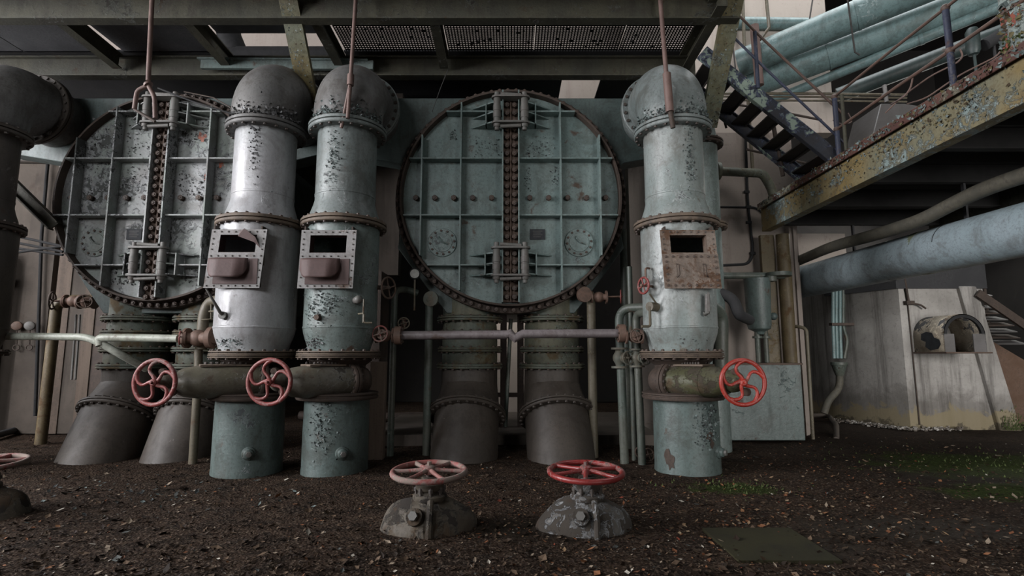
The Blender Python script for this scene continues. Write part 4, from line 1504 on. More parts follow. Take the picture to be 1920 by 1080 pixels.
# ------------------------------------------------------------------ left-hand wall fittings
p0, p1 = P(-5, 318, 7.9), P(103, 424, 8.05)
m = MB()
m.ibeam(p0, p1, .13, .17, .02, .02)
solo(m, 'steel_brace', M['olive'], 'slanting olive steel brace between the cut-off riser and the peeling door', 'brace')
YL = 9.6
m = MB()
m.tube(fillet([P(-30, 298, YL), P(95, 299, YL), P(122, 305, YL), P(126, 345, YL), P(124, 420, YL)], .2), .085, 14)
solo(m, 'wall_pipe', M['brown_pipe'], 'brown pipe along the wall that bends down beside the peeling door', 'pipe')
for i, (u0, u1, v0, v1, lab) in enumerate(((0, 118, 436, 462, 'uppermost of the dark rods running to the edge of the peeling door'), (0, 118, 449, 472, 'second dark rod down running to the edge of the peeling door'),
                                           (0, 118, 461, 478, 'third dark rod down running to the edge of the peeling door'), (20, 115, 475, 462, 'dark rod crossing the three rods beside the peeling door'))):
    m = MB()
    m.tube([P(u0, v0, 9.0), P(u1, v1, 9.1)], .022, 8)
    solo(m, 'control_rod', M['blackmetal'], lab, 'rod')
for i, (u, vt, vb, lab) in enumerate(((90, 300, 440, 'black conduit dropping from the brown wall pipe'), (78, 440, 780, 'black conduit on the pale wall bay beside the blue-black cabinet'))):
    m = MB()
    a = P(u, vt, 10.4)
    b = P(u - 12, vb, 10.4)
    m.tube([a, b], .03, 8)
    solo(m, 'conduit', M['blackmetal'], lab, 'conduit')
for i, u in enumerate((83, 99)):
    m = MB()
    m.tube([P(u, 240, 10.3), P(u, 302, 10.3)], .05, 10)
    solo(m, 'conduit', M['brown_pipe'], ['outer short pipe above the brown wall pipe', 'inner short pipe above the brown wall pipe'][i], 'pipe')
a = P(103, 600, 9.3)
m = MB()
m.tube(fillet([(a.x - .02, 9.3, -.05), (a.x, 9.3, P(103, 570, 9.3).z), P(130, 562, 9.3), P(180, 562, 9.4)], .3, 8), .085, 14)
solo(m, 'mustard_pipe', M['ochre_post'], 'mustard pipe bending over in front of the plank wall', 'pipe')
small_valve(P(138, 565, 9.25), (1, 0, 0), (-1, -.4, 0), .062, .16, M['valve_rust'], M['rust_dark'], 'rusty valve on the mustard pipe, its wheel facing the blue-black cabinet', stem=.3, spokes=5)
small_valve(P(163, 567, 9.25), (1, 0, 0), (.5, -.9, 0), .06, .12, M['valve_rust'], M['rust'], 'rusty valve on the mustard pipe, the one nearest the peeling door', stem=.2)
for i, (u, lab) in enumerate(((150, 'thin pale rod leaning beside the brown inlet pipe, farther from the wall end'), (143, 'thin pale rod leaning beside the brown inlet pipe, nearer the plank wall'))):
    m = MB()
    m.tube([P(u, 590, 9.5), P(u - 9, 712, 9.3)], .018, 8)
    solo(m, 'thin_rod', M['bolt_grey'], lab, 'rod')
for i, (u, lab, wm_) in enumerate(((33, 'rusty-faced gauge with a dangling ring on the pale wall bay', M['valve_rust']), (57, 'grey-faced gauge beside the rusty-faced one on the pale wall bay', M['bolt_grey']))):
    c = P(u, 611, 10.4)
    t = thing('wall_gauge', c, lab, 'gauge')
    m = MB()
    m.lathe([(.0001, .06), (.07, .06), (.085, .05), (.085, 0), (.0001, 0)], c, (0.4, -1, 0), 20)
    m.build('case', wm_, t)
    m = MB()
    m.tube([c + V((0, 0, -.08)), c + V((.02, 0, -.36))], .013, 6)
    m.build('stem', M['rust_dark'], t)
    m = MB()
    m.torus(c + V((.02, 0, -.42)), (.3, -1, 0), .05, .013, 16, 6)
    m.build('ring', M['rust_dark'], t)
m = MB()
m.tube(fillet([G(-20, 826) + V((0, 0, .06)), G(30, 812) + V((0, 0, .06)), G(66, 790) + V((0, .3, .1))], .3), .06, 10)
solo(m, 'floor_hose', M['black'], 'dark hose on the floor at the foot of the plank wall', 'hose')
t = thing('steel_cabinet', (-10.35, 10.2, 0), 'blue-black steel cabinet standing at the photo edge', 'cabinet')
m = MB()
m.slab((-10.9, 9.95, 0), (-10.05, 10.5, 3.55))
m.build('carcass', M['bluedark'], t, bevel=.01)
m = MB()
m.slab((-10.85, 9.92, .1), (-10.12, 9.95, 1.75))
m.build('door', M['bluedark'], t, bevel=.008)
m = MB()
m.slab((-10.85, 9.92, 1.85), (-10.12, 9.95, 3.45))
m.build('door', M['bluedark'], t, bevel=.008)
m = MB()
m.box((-9.95, 10.1, 3.0), (.2, .2, .14))
m.build('bracket', M['blackmetal'], t)
# ------------------------------------------------------------------ walkway on its girder
XG = 4.67
ZG = 3.78
HG = .47
t = thing('walkway', (XG, 6.5, ZG), 'raised walkway with a peeling ochre and teal girder under a red-brown edge', 'walkway')
m = MB()
m.profile([(0, 0), (.16, 0), (.16, .02), (.02, .02), (.02, HG - .02), (.16, HG - .02), (.16, HG), (0, HG)], (XG, 9.75, ZG), (XG, 2.4, ZG), (0, 0, 1))
gd = m.build('girder', M['girder'], t)
m = MB()
m.box((XG + .1, 6.05, ZG + HG + .022), (.32, 7.4, .045))
m.box((XG - .055, 6.05, ZG + HG - .005), (.02, 7.4, .12))
m.build('edge_angle', M['girder_red'], t, bevel=.006)
m = MB()
m.slab((XG + .2, 2.4, ZG + HG - .06), (7.8, 9.75, ZG + HG))
m.build('deck', M['pitch'], t)
for y in (9.5, 8.3, 7.1, 5.9, 4.7, 3.5):
    m = MB()
    m.ibeam((XG + .16, y, ZG + .2), (7.8, y, ZG + .2), .1, .28)
    m.build('joist', M['pitch'], t)
m = MB()
m.ibeam((7.8, 9.75, ZG + .23), (7.8, 2.4, ZG + .23), .14, .46)
m.build('girder', M['olive'], t)


def samp_g(r):
    y = r.choice([r.gauss(8.3, .25), r.gauss(7.2, .25), r.gauss(6.3, .3), r.gauss(5.3, .25), r.uniform(4.2, 9.4)])
    return V((XG - .003, y, ZG + HG * min(.97, max(.1, r.gauss(.62, .22))))), V((-1, 0, .1))


flakes(t, 'peeling_paint', 340, samp_g, .042, M['flake_gird'], 41)


def samp_g2(r):
    y = r.uniform(4.2, 9.6)
    if r.random() < .6:
        return V((XG - .0665, y, ZG + HG + r.uniform(-.06, .05))), V((-1, 0, .1))
    return V((XG + r.uniform(-.05, .06), y, ZG + HG + .046)), V((-.3, 0, 1))


flakes(t, 'peeling_paint', 420, samp_g2, .05, M['flake_gird'], 42)
# posts and rails of the walkway


def post(a, b, r, mat):
    m = MB()
    m.tube([a, b], r, 12)
    return m


t = thing('handrail', (XG + .05, 6.0, ZG + HG), 'rusty two-bar handrail on navy posts along the walkway edge', 'handrail')
xr = XG + .08
zt, zm = ZG + HG + 1.02, ZG + HG + .52
for y in (7.45, 5.42, 3.4):
    post((xr, y, ZG + HG + .03), (xr, y, zt), .034, 0).build('post', M['navy'], t)
post((xr, 7.28, ZG + HG + .03), (xr, 7.28, zt - .06), .024, 0).build('post', M['olive'], t)
for z, r in ((zt, .019), (zm, .021)):
    m = MB()
    m.tube([(xr, 7.45, z), (xr, 6.2, z + .01), (xr, 5.42, z), (xr, 3.4, z)], r, 10)
    m.build('rail', M['rail_rust'], t)
for y in (7.45, 5.42):
    for z in (zt, zm):
        m = MB()
        m.ball((xr, y, z), .045)
        m.build('rail_joint', M['rail_rust'], t)

# ------------------------------------------------------------------ stair between platform and walkway
t = thing('staircase', (4.0, 7.9, ZG + HG), 'steep navy-blue steel stair with open treads below the overhead platform', 'stair')
A0, A1 = P(1332, 108, 7.5), P(1568, 296, 7.5)
dd = (A1 - A0).normalized()
YB = 8.4
A0 = A0 - dd * .15
for y in (7.5, YB):
    m = MB()
    off = V((0, y - 7.5, 0))
    a, b = A0 + off, A1 + off
    m.channel(a, b, .06 if y < 8 else -.06, .26, .014, (0, 0, 1)) if False else m.bar(a, b, .02, .21, (0, 0, 1))
    up = V((0, 0, 1)) - dd * dd.z
    up.normalize()
    for s_ in (-1, 1):
        m.bar(a + up * s_ * .10 + V((0, .03 if y < 8 else -.03, 0)), b + up * s_ * .10 + V((0, .03 if y < 8 else -.03, 0)), .07, .016, up)
    m.build('stringer', M['blue'], t)
nt = 8
for i in range(nt):
    c = A0 + (A1 - A0) * ((i + .6) / nt)
    m = MB()
    m.box((c.x + .02, (7.5 + YB) / 2, c.z), (.24, YB - 7.52, .02))
    m.box((c.x + .14, (7.5 + YB) / 2, c.z - .02), (.012, YB - 7.52, .06))
    m.build('tread', M['tread'], t)
t = thing('stair_rail', A0 + V((.6, 0, .5)), 'thin rusty and navy handrail rising along the blue stair', 'handrail')
for f_ in (.42, ):
    c = A0 + (A1 - A0) * f_
    post(c + V((0, -.02, .1)), c + V((0, -.02, 1.0)), .028, 0).build('post', M['navy'], t)
for h, r, mt in ((.98, .019, 'rail_rust'), (.52, .019, 'navy')):
    m = MB()
    m.tube([A0 + V((.15, -.02, h + .05)), A0 * .5 + A1 * .5 + V((0, -.02, h)), A1 + V((.12, -.02, h - .3))], r, 10)
    m.build('rail', M[mt], t)
# far rail of the stair, partly seen under the treads
m = MB()
m.tube([P(1340, 190, 8.45), P(1440, 205, 8.45), P(1540, 225, 8.45)], .02, 8)
m.tube([P(1335, 320, 8.45) * .0 + P(1400, 280, 8.45), P(1545, 314, 8.45)], .02, 8)
m.tube([P(1446, 215, 8.4), P(1468, 330, 8.4)], .035, 8)
m.tube([P(1340, 165, 8.5), P(1362, 240, 8.5)], .02, 8)
solo(m, 'stair_bracing', M['rust_dark'], 'dark rusty bracing rods beneath the blue stair', 'bracing')

# ------------------------------------------------------------------ big pipes high up
def long_pipe(p0, p1, r, mat, label, name='overhead_pipe', n=28, bands=(), bandm=None, group=None):
    t = thing(name, p0, label, 'pipe', group)
    m = MB()
    m.tube([p0, V(p0) * .5 + V(p1) * .5, p1], r, n)
    m.build('pipe_run', mat, t)
    for q, w in bands:
        c = V(p0).lerp(V(p1), q)
        d = (V(p1) - V(p0)).normalized()
        m = MB()
        m.lathe([(r - .004, -w), (r + .008, -w), (r + .008, w), (r - .004, w)], c, d, n)
        m.build('band', bandm or mat, t)
    return t


long_pipe(P(1385, 120, 9.8), P(1960, -117, 7.3), .26, M['bigpipe'], 'upper of the two thick light-teal pipes crossing above the stair', bands=((.45, .02),), group='thick light-teal pipes above the stair')
long_pipe(P(1405, 161, 10.1), P(2000, -66, 7.62), .255, M['bigpipe'], 'lower of the two thick light-teal pipes crossing above the stair', bands=((.3, .02),), group='thick light-teal pipes above the stair')
long_pipe(P(1440, 192, 10.3), P(1960, -22, 7.6), .09, M['bigpipe'], 'thin light-teal pipe just under the two thick ones', bands=((.62, .03),))
long_pipe(P(1570, 180, 10.1), P(2000, 15, 8.4), .15, M['shade_teal'], 'dark teal pipe in the shade below the light-teal pipes')
a, b = P(1372, 43, 10.3), P(1525, 45, 10.3)
long_pipe(a, b, .12, M['bigpipe'], 'short level teal pipe along the upper plaster wall')
m = MB()
m.tube([P(1414, 48, 9.3), P(1424, 160, 9.3)], .08, 14)
solo(m, 'red_pipe', M['pinkrust'], 'short red-brown upright pipe behind the stair rail', 'pipe')
m = MB()
m.tube([P(1392, -20, 10.2), P(1395, 70, 10.2), P(1400, 150, 10.2), P(1412, 330, 10.2)], .035, 8)
solo(m, 'conduit', M['tan_pipe'], 'peeling tan conduit down the plaster wall behind the stair', 'conduit')
for (pts, lab) in (([P(1436, -10, 9.4), P(1440, 30, 9.4), P(1442, 52, 9.3), P(1425, 75, 9.3)], 'pale peeling cable hook hanging above the red-brown pipe'),
                   ([P(1525, -10, 9.9), P(1517, 42, 9.9)], 'black hanger wire holding the short level teal pipe'),
                   ([P(1588, -10, 8.4), P(1603, 98, 8.4), P(1612, 103, 8.4)], 'wire hanging in a hook over the thick light-teal pipes'),
                   ([P(1370, 50, 10.2), P(1378, 120, 10.2), P(1384, 200, 10.2)], 'black cable down the wall beside the yellowed knee brace')):
    m = MB()
    m.tube(pts, .014 if 'pale' not in lab else .03, 6)
    solo(m, 'hanging_wire', M['wire'] if 'pale' not in lab else M['tan_pipe'], lab, 'wire')
for i, v in enumerate((176, 182, 189)):
    m = MB()
    m.tube([P(1340, v - 1, 9.6), P(1560, v, 9.6), P(1700, v + 2, 9.6)], .018 if i else .026, 6)
    solo(m, 'tray_cable', M['tan_pipe'], ['topmost of three thin pale lines behind the stair', 'middle of three thin pale lines behind the stair', 'lowest of three thin pale lines behind the stair'][i], 'cable')
for i, (pts, lab) in enumerate((([P(1800, 92, 6.6), P(1806, 105, 6.6), P(1796, 117, 6.6), P(1745, 142, 6.8), P(1690, 182, 7.2), P(1660, 212, 7.4)], 'reddish looped wire behind the navy rail post'),
                                ([P(1880, 90, 6.6), P(1870, 105, 6.6), P(1800, 140, 6.8), P(1735, 185, 7), P(1700, 195, 7.1)], 'dark wire above the walkway edge reaching the mossy corner post'),
                                ([P(1712, 140, 6.9), P(1708, 165, 6.9), P(1695, 182, 6.9), P(1670, 196, 7.2)], 'short curled rusty wire under the middle rail'),
                                ([P(1590, 212, 8.2), P(1600, 230, 8.2), P(1575, 233, 8.2), P(1562, 225, 8.2)], 'small loop of wire beside the double rail posts'))):
    m = MB()
    m.tube(fillet(pts, .1, 4), .011, 6)
    solo(m, 'loose_wire', M['copper'], lab, 'wire')
c = P(1650, 228, 8.2)
t = thing('sheet_metal_duct', (c.x, 8.2, ZG + HG), 'grey sheet-metal duct with a peaked top standing on the walkway', 'duct')
m = MB()
z0 = ZG + HG
zt_ = P(1660, 205, 8.2).z
xa, xb = P(1598, 240, 8.2).x, P(1722, 215, 8.2).x
m.plate([(xa, 8.0, z0), (xb, 8.0, z0), (xb, 8.0, zt_ - .06), (xb - .35, 8.0, zt_), (xa + .35, 8.0, zt_), (xa, 8.0, z0 + .12)], (0, .7, 0))
m.build('duct_body', M['sheet'], t, bevel=.01)
m = MB()
m.tube([(c.x - .05, 7.95, zt_ + .0), (c.x - .06, 7.95, zt_ + .28)], .03, 10)
m.cyl((c.x - .05, 7.95, zt_ + .1), (0, 0, 1), .06, .04, 12)
m.build('duct_pin', M['hatch'], t)
# dark cylinders behind the rail
for i, (u, v, r, lab) in enumerate(((1824, 78, .09, 'small upright dark teal tank behind the rail near the mossy corner post'),)):
    c = P(u, v, 7.6)
    m = MB()
    m.lathe([(.0001, -.22), (r * .7, -.21), (r, -.15), (r, .15), (r * .7, .21), (.0001, .22)] if i == 0 else [(.0001, -.1), (r, -.08), (r, .06), (.0001, .1)], c, (.05, 0, 1), 20)
    m.tube([c + V((0, 0, -.1)), (c.x, c.y, ZG + HG)], .02, 8)
    solo(m, 'small_tank', M['shade_teal'], lab, 'tank')
m = MB()
m.tube([P(1845, 85, 7.6), P(1880, 62, 7.6)], .09, 14)
q_ = P(1862, 74, 7.6)
m.tube([q_, (q_.x, q_.y, ZG + HG)], .02, 8)
solo(m, 'small_tank', M['black'], 'slanting black cylinder beside the mossy corner post', 'tank')
# mossy peeling post in the corner
c = PX(1908, 70, XG + .12)
t = thing('corner_post', (c.x, c.y, ZG + HG), 'peeling post with red primer and green moss at the photo corner', 'post')
m = MB()
m.box((c.x + .05, c.y, ZG + HG + .5), (.2, .24, 1.2))
m.build('post_body', paint('corner_post_paint', (.28, .33, .31), (.24, .29, .27), (.24, .07, .045), RUST, peel=.5, psc=4, fsc=9, bump=1), t, bevel=.02)
m = MB()
for _ in range(260):
    a = V((c.x + .05 - .1 * R.random() - .02, c.y + R.uniform(-.13, .13), ZG + HG + abs(R.gauss(.12, .08)) if R.random() < .7 else ZG + HG + R.uniform(.75, .95)))
    s_ = R.uniform(.012, .03)
    d = V((R.uniform(-1, .2), R.uniform(-1, .3), R.uniform(-.2, 1))).normalized()
    x, y, w = basis(d)
    m.add([a, a + d * s_ + x * s_ * .5, a + d * s_ * 2, a + d * s_ - x * s_ * .5], [(0, 1, 2, 3)])
o = m.build('moss', M['moss'], t, smooth=0, fix=False)
o['kind'] = 'stuff'
flakes(t, 'peeling_paint', 60, lambda r: (V((c.x - .05, c.y + r.uniform(-.12, .12), ZG + HG + r.uniform(.05, .8))), V((-1, -.3, .1))), .07, M['flake_gird'], 43)

# ------------------------------------------------------------------ pipes under the walkway
XB = 6.18
t = thing('blue_pipe', (XB, 9, 3.05), 'thick pale blue pipe running under the walkway', 'pipe')
m = MB()
m.tube([(XB - .05, 11.2, 3.02), (XB, 8.5, 3.02), (XB + .12, 4.2, 3.0)], .325, 40)
m.build('pipe_run', M['bluepipe'], t)
for y in (9.5, 7.1, 5.9):
    m = MB()
    m.box((XB + .02, y, 3.59), (.03, .05, .49))
    m.build('pipe_hanger', M['black'], t)
for y, w, mt in ((8.55, .006, 'blackmetal'), (7.35, .006, 'blackmetal'), (7.85, .07, 'bandmoss')):
    m = MB()
    if mt == 'bandmoss':
        M[mt] = paint('mossy_band', (.22, .26, .2), (.2, .22, .12), (.2, .19, .08), (.18, .16, .06), peel=.3, rusty=.4)
    m.lathe([(.32, -w), (.329, -w), (.329, w), (.32, w)], (XB + .01 + .1 * max(0, (8.5 - y) / 4.3), y, 3.02), (0, 1, 0), 40)
    m.build('band', M[mt], t)
m = MB()
pts = [PX(1495, 490, 5.75), PX(1560, 462, 5.72), PX(1650, 438, 5.75), PX(1730, 412, 5.8), PX(1790, 380, 5.9), PX(1850, 352, 5.9), PX(1930, 325, 5.9), PX(2300, 215, 5.9)]
m.tube(fillet(pts, .4), .095, 14)
solo(m, 'lagged_pipe', M['darkpipe'], 'dark lagged pipe winding above the thick pale blue pipe', 'pipe')

# ------------------------------------------------------------------ low teal tank, vessel and pipes at the plaster wall
a, b = G(1352, 822), G(1510, 822)
t = thing('low_tank', ((a.x + b.x) / 2, 10.0, 0), 'low rectangular teal tank behind the bright red handwheel', 'tank')
xa, xb = 3.1, P(1506, 750, 9.45).x
m = MB()
m.slab((xa, 9.45, .03), (xb, 9.84, P(1400, 682, 9.45).z))
m.build('tank_body', M['teal_low'], t, bevel=.012)
m = MB()
m.slab((xa - .02, 9.42, P(1400, 682, 9.45).z - .02), (xb + .02, 9.86, P(1400, 682, 9.45).z + .01))
m.build('tank_rim', M['rust'], t)
YV = 9.75
t = thing('hanging_vessel', P(1422, 580, YV), 'small teal vessel hanging below the flanged wall pipe', 'vessel')
c = P(1422, 580, YV)
zt_, zb_ = P(1422, 523, YV).z, P(1422, 622, YV).z
m = MB()
m.lathe([(.0001, zb_ - .06), (.07, zb_ - .05), (.09, zb_), (.19, zb_ + .05), (.205, zb_ + .12), (.225, zt_ - .05), (.23, zt_), (.0001, zt_)], (c.x, YV, 0), (0, 0, 1), 32)
m.build('vessel_body', M['teal_low'], t)
for dx in (-.05, .10):
    m = MB()
    m.tube([(c.x + dx, YV, zb_ + .1 if dx > 0 else zb_), (c.x + dx, YV, 1.36)], .045, 10)
    m.cyl((c.x + dx, YV, zb_ - .12), (0, 0, 1), .085, .04, 14)
    m.build('leg_pipe', M['small_teal'], t)
m = MB()
m.ball((c.x + .26, YV - .02, zb_ + .28), .07)
m.build('side_boss', M['shell'], t)
t = thing('flanged_pipe', P(1410, 517, YV), 'flaking teal-grey wall pipe with a blind flange above the hanging vessel', 'pipe')
zc_ = P(1410, 517, YV).z
m = MB()
m.tube([(P(1335, 517, YV).x, YV, zc_), (P(1470, 519, YV).x, YV, zc_)], .062, 14)
m.build('pipe_run', M['small_teal'], t)
m = MB()
m.cyl((P(1455, 519, YV).x, YV - .1, zc_ - .03), (0, 0, 1), .22, .07, 24)
m.cyl((P(1440, 519, YV).x, YV - .1, zc_ - .12), (0, 0, 1), .10, .1, 16)
m.build('blind_flange', M['small_teal'], t)
# grey-brown pipes curling behind the pale riser
m = MB()
m.tube(fillet([P(1340, 545, 8.6), P(1375, 560, 8.6), P(1385, 590, 8.6), P(1405, 600, 9.2)], .3), .09, 12)
solo(m, 'curled_pipe', M['black'], 'dark curled pipe between the pale riser and the hanging vessel', 'pipe')
m = MB()
m.tube(fillet([(P(1350, 690, 8.0).x, 8.0, 1.2), (P(1352, 600, 8.0).x, 8.0, P(1352, 590, 8.0).z), P(1330, 575, 7.8)], .25), .11, 14)
solo(m, 'curled_pipe', M['small_teal'], 'teal pipe curving down behind the pale riser to its gate valve', 'pipe')
# second riser just behind the pale one
t = thing('rear_pipe', (3.22, 8.75, 0), 'narrower teal pipe standing close behind the pale teal riser', 'pipe')
m = MB()
m.lathe([(.27, -.05), (.27, 5.1), (.25, 5.3)], (3.22, 8.75, 0), (0, 0, 1), 32)
m.build('pipe_wall', M['teal'], t)
flange('pipe_flange', t, (3.22, 8.75, 3.62), (0, 0, 1), .2, .37, .09, M['rust_tan'], 14, .02, M['bolt_rust'], front(8.75))
flange('pipe_flange', t, (3.22, 8.75, 5.05), (0, 0, 1), .2, .37, .09, M['rust_dark'], 14, .02, M['bolt_dark'], front(8.75))
t = thing('wall_pipe', P(1385, 323, 9.3), 'level greenish pipe with an end flange on the plaster wall below the stair', 'pipe')
m = MB()
m.tube(fillet([P(1342, 321, 9.4), P(1430, 325, 9.4), P(1445, 350, 9.4), P(1452, 372, 9.4)], .1), .08, 14)
m.build('pipe_run', M['inlet_green'], t)
m = MB()
m.cyl(P(1343, 321, 9.4), (1, 0, 0), .16, .06, 20)
m.build('pipe_flange', M['inlet_green'], t)
# conduits clipped on the plaster wall
t = thing('wall_conduit', P(1400, 400, 10.36), 'dark looped electrical conduit clipped to the plaster wall', 'conduit')
m = MB()
m.tube(fillet([P(1398, 260, 10.38), P(1402, 380, 10.38), P(1412, 470, 10.38), P(1406, 495, 10.38), P(1345, 498, 10.38)], .25), .026, 8)
m.build('conduit_run', M['blackmetal'], t)
m = MB()
m.tube(fillet([P(1335, 388, 10.38), P(1418, 389, 10.38), P(1432, 402, 10.38), P(1440, 415, 10.38)], .2), .022, 8)
m.build('conduit_run', M['blackmetal'], t)
for u, v in ((1400, 360), (1404, 417), (1411, 475), (1403, 388)):
    q = P(u, v, 10.37)
    m = MB()
    m.box(q, (.1, .05, .05))
    m.build('clip', M['blackmetal'], t)
# ochre column at the end of the plaster wall
t = thing('steel_column', (4.75, 10.2, 0), 'yellow-brown steel column under the far end of the walkway', 'column')
xc = P(1462, 550, 10.0).x
m = MB()
m.box((xc - .12, 10.15, 1.9), (.26, .10, 3.8))
m.build('column_plate', M['ochre_post'], t, bevel=.008)
m = MB()
m.tube([(xc + .12, 10.0, -.05), (xc + .12, 10.0, 3.78)], .12, 20)
m.build('column_tube', M['ochre_post'], t)
xe = P(1500, 600, 10.2).x
m = MB()
m.box((xe - .02, 10.3, 2.0), (.14, .16, 4.2))
m.box((xe - .02, 10.2, 2.0), (.03, .06, 4.2))
struct(m.build('trim_2', M['plaster']))
# bent handrail pipe by the column
m = MB()
p0 = P(1492, 612, 9.9)
m.tube(fillet([p0 + V((0, .15, 0)), p0 + V((.02, -.02, 0)), P(1512, 616, 9.75), (P(1522, 790, 9.75).x, 9.75, -.03)], .15, 8), .032, 10)
solo(m, 'grab_rail', M['tan_pipe'], 'thin tan bent pipe rail beside the low teal tank', 'rail')
m = MB()
m.tube(fillet([G(1528, 790) + V((0, .1, .12)), G(1555, 790) + V((0, 0, .12)), G(1566, 806) + V((0, -.05, .1)), G(1568, 822) + V((0, 0, -.02))], .12), .05, 10)
solo(m, 'floor_stub', M['plinth'], 'low dusty pipe stub on the floor in front of the tan bent rail', 'pipe')
# ------------------------------------------------------------------ concrete block with its hood
c0 = G(1708, 806)
CX, CY = c0.x, c0.y
DEP = 4.2
ZH = 3.75
m = MB()
m.plate([V((CX, CY, -.05)), V((CX + 1.75, CY, -.05)), V((CX + 1.75, CY + DEP, -.05)), V((CX - .25, CY + DEP, -.05)), V((CX - .62, CY + 1.42, -.05))], (0, 0, ZH))
struct(m.build('wall_right', M['block']))
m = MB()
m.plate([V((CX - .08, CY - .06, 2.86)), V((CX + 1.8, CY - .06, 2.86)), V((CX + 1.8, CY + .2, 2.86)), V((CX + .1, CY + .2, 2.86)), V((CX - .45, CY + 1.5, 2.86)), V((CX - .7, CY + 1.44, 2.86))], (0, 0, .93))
struct(m.build('wall_shade_band', M['black']))  # added dark band in place of the walkway's shade on the block top
# rubble at its foot
m = MB()
for _ in range(260):
    if R.random() < .6:
        q = R.random()
        p = V((CX - .62 * q - .06 - R.random() * .22, CY + 1.42 * q - .05 - R.random() * .1, 0))
    else:
        p = V((CX + R.uniform(-.2, .9), CY - .04 - R.random() * .15, 0))
    s_ = R.uniform(.015, .06)
    m.box(p + V((0, 0, s_ * .3 + max(0, .10 - s_) * R.random())), (s_, s_ * R.uniform(.5, 1.2), s_ * .6), R.uniform(0, 3), R.uniform(-.5, .5))
o = m.build('plaster_rubble', litter('rubble', [(0, (.16, .14, .12)), (.4, (.28, .26, .235)), (.7, (.40, .38, .35)), (.9, (.12, .1, .085))]), smooth=0, fix=False)
o['kind'] = 'stuff'
tag(o, 'crumbled plaster heaped along the foot of the grey concrete block', 'rubble')
# buttress
m = MB()
bx0, bx1 = G(1848, 810).x, G(1908, 812).x
m.plate([V((CX + 1.72, CY - .10, -.05)), V((CX + 2.15, CY - .10, -.05)), V((CX + 1.55, CY - .10, 2.9)), V((CX + 1.2, CY - .10, 2.9))], (0, .9, 0))
struct(m.build('wall_buttress', M['block'], bevel=.02))
m = MB()
m.plate([V((CX + 2.2, CY + .95, -.05)), V((CX + 3.8, CY + .95, -.05)), V((CX + 3.8, CY + .95, 1.1)), V((CX + 2.2, CY + .95, 2.1))], (0, .2, 0))
solo(m, 'leaning_board', rough_mat('rotten_board', (.12, .07, .045), (.16, .10, .07), (.06, .04, .03), 3, .85, .6), 'brown leaning board past the slanted concrete buttress', 'board')
m = MB()
m.bar((CX + 1.5, CY - .16, 2.75), (CX + 2.8, CY - .2, 1.75), .06, .16)
solo(m, 'sloping_rail', M['rust_dark'], 'dark rusty rail sloping down over the concrete buttress', 'rail')
t = thing('slatted_rack', (CX + 2.7, CY + .9, 1.5), 'dark rack of pale-edged slats beyond the concrete buttress', 'rack')
for i in range(9):
    z = 2.9 - .14 * i
    m = MB()
    m.box((CX + 2.6 + .11 * i * .6, CY + 1.5 - .02 * i, z), (1.1, .30, .02), .04 * ((i * 7) % 5 - 2), .3)
    m.build('slat', M['sheet'] if i % 2 == 0 else M['rust_dark'], t)
for x in (2.1, 3.3):
    m = MB()
    m.box((CX + x, CY + 1.7, 1.6), (.06, .06, 3.4))
    m.build('post', M['rust_dark'], t)
m = MB()
m.box((CX + 2.15, CY + 1.38, 2.72), (.16, .05, .14))
m.build('red_plate', M['hood_red'], t)
# barrel hood
hc = P(1772, 625, CY - .35)
HX0, HX1 = CX + .22, CX + 1.02
hr = (HX1 - HX0) / 2
hxc = (HX0 + HX1) / 2
hz0 = P(1750, 660, CY - .45).z
hzc = P(1800, 628, CY - .7).z
t = thing('barrel_hood', (hxc, CY, hz0), 'chipped cream half-barrel hood fixed to the concrete block', 'hood')
d_ = .78
Yf = CY - d_
n = 20
m = MB()
outer = [V((hxc - hr * cos(PI * i / n), 0, hzc + hr * sin(PI * i / n))) for i in range(n + 1)]
sec = [V((HX0, 0, hz0))] + outer + [V((HX1, 0, hz0))]
vs = [p + V((0, y, 0)) for y in (Yf, CY) for p in sec]
k = len(sec)
m.add(vs, [(i, i + 1, k + i + 1, k + i) for i in range(k - 1)])
o = m.build('hood_shell', M['hoodsheet'], t, smooth=50)
sd = o.modifiers.new('solid', 'SOLIDIFY')
sd.thickness = .014
# front rim, stepped opening
m = MB()
ri = hr - .07
rim = []
for i in range(n + 1):
    a = PI * i / n
    rim.append((hxc - hr * cos(a), hzc + hr * sin(a)))
for i in range(n):
    a, b = rim[i], rim[i + 1]
    a2 = (hxc + (a[0] - hxc) * ri / hr, hzc + (a[1] - hzc) * ri / hr)
    b2 = (hxc + (b[0] - hxc) * ri / hr, hzc + (b[1] - hzc) * ri / hr)
    m.plate([V((*a2, 0)).xzy, V((*b2, 0)).xzy, V((*b, 0)).xzy, V((*a, 0)).xzy], (0, .05, 0))
    m.v[-8:] = [v + V((0, Yf, 0)) for v in m.v[-8:]]
m.build('front_rim', M['blackmetal'], t)
for x0_, x1_ in ((HX0, HX0 + .20), (HX1 - .24, HX1)):
    m = MB()
    m.slab((x0_, Yf, hz0), (x1_, Yf + .02, hzc + .02))
    m.build('front_cheek', M['sheet'], t)
m = MB()
m.slab((HX0 - .03, Yf - .06, hz0 - .03), (HX1 + .05, CY, hz0))
m.build('base_shelf', M['rust'], t, bevel=.004)
m = MB()
pts = [(.10, .06), (.30, .03), (.42, .10), (.40, .20), (.52, .24), (.50, .36), (.36, .40), (.22, .37), (.18, .28), (.06, .24), (.03, .15)]
m.plate([V((HX0 - .010, Yf + .05 + a, hz0 + .0 + b)) for a, b in pts], (.004, 0, 0))
m.build('bare_patch', M['name'], t, smooth=0)
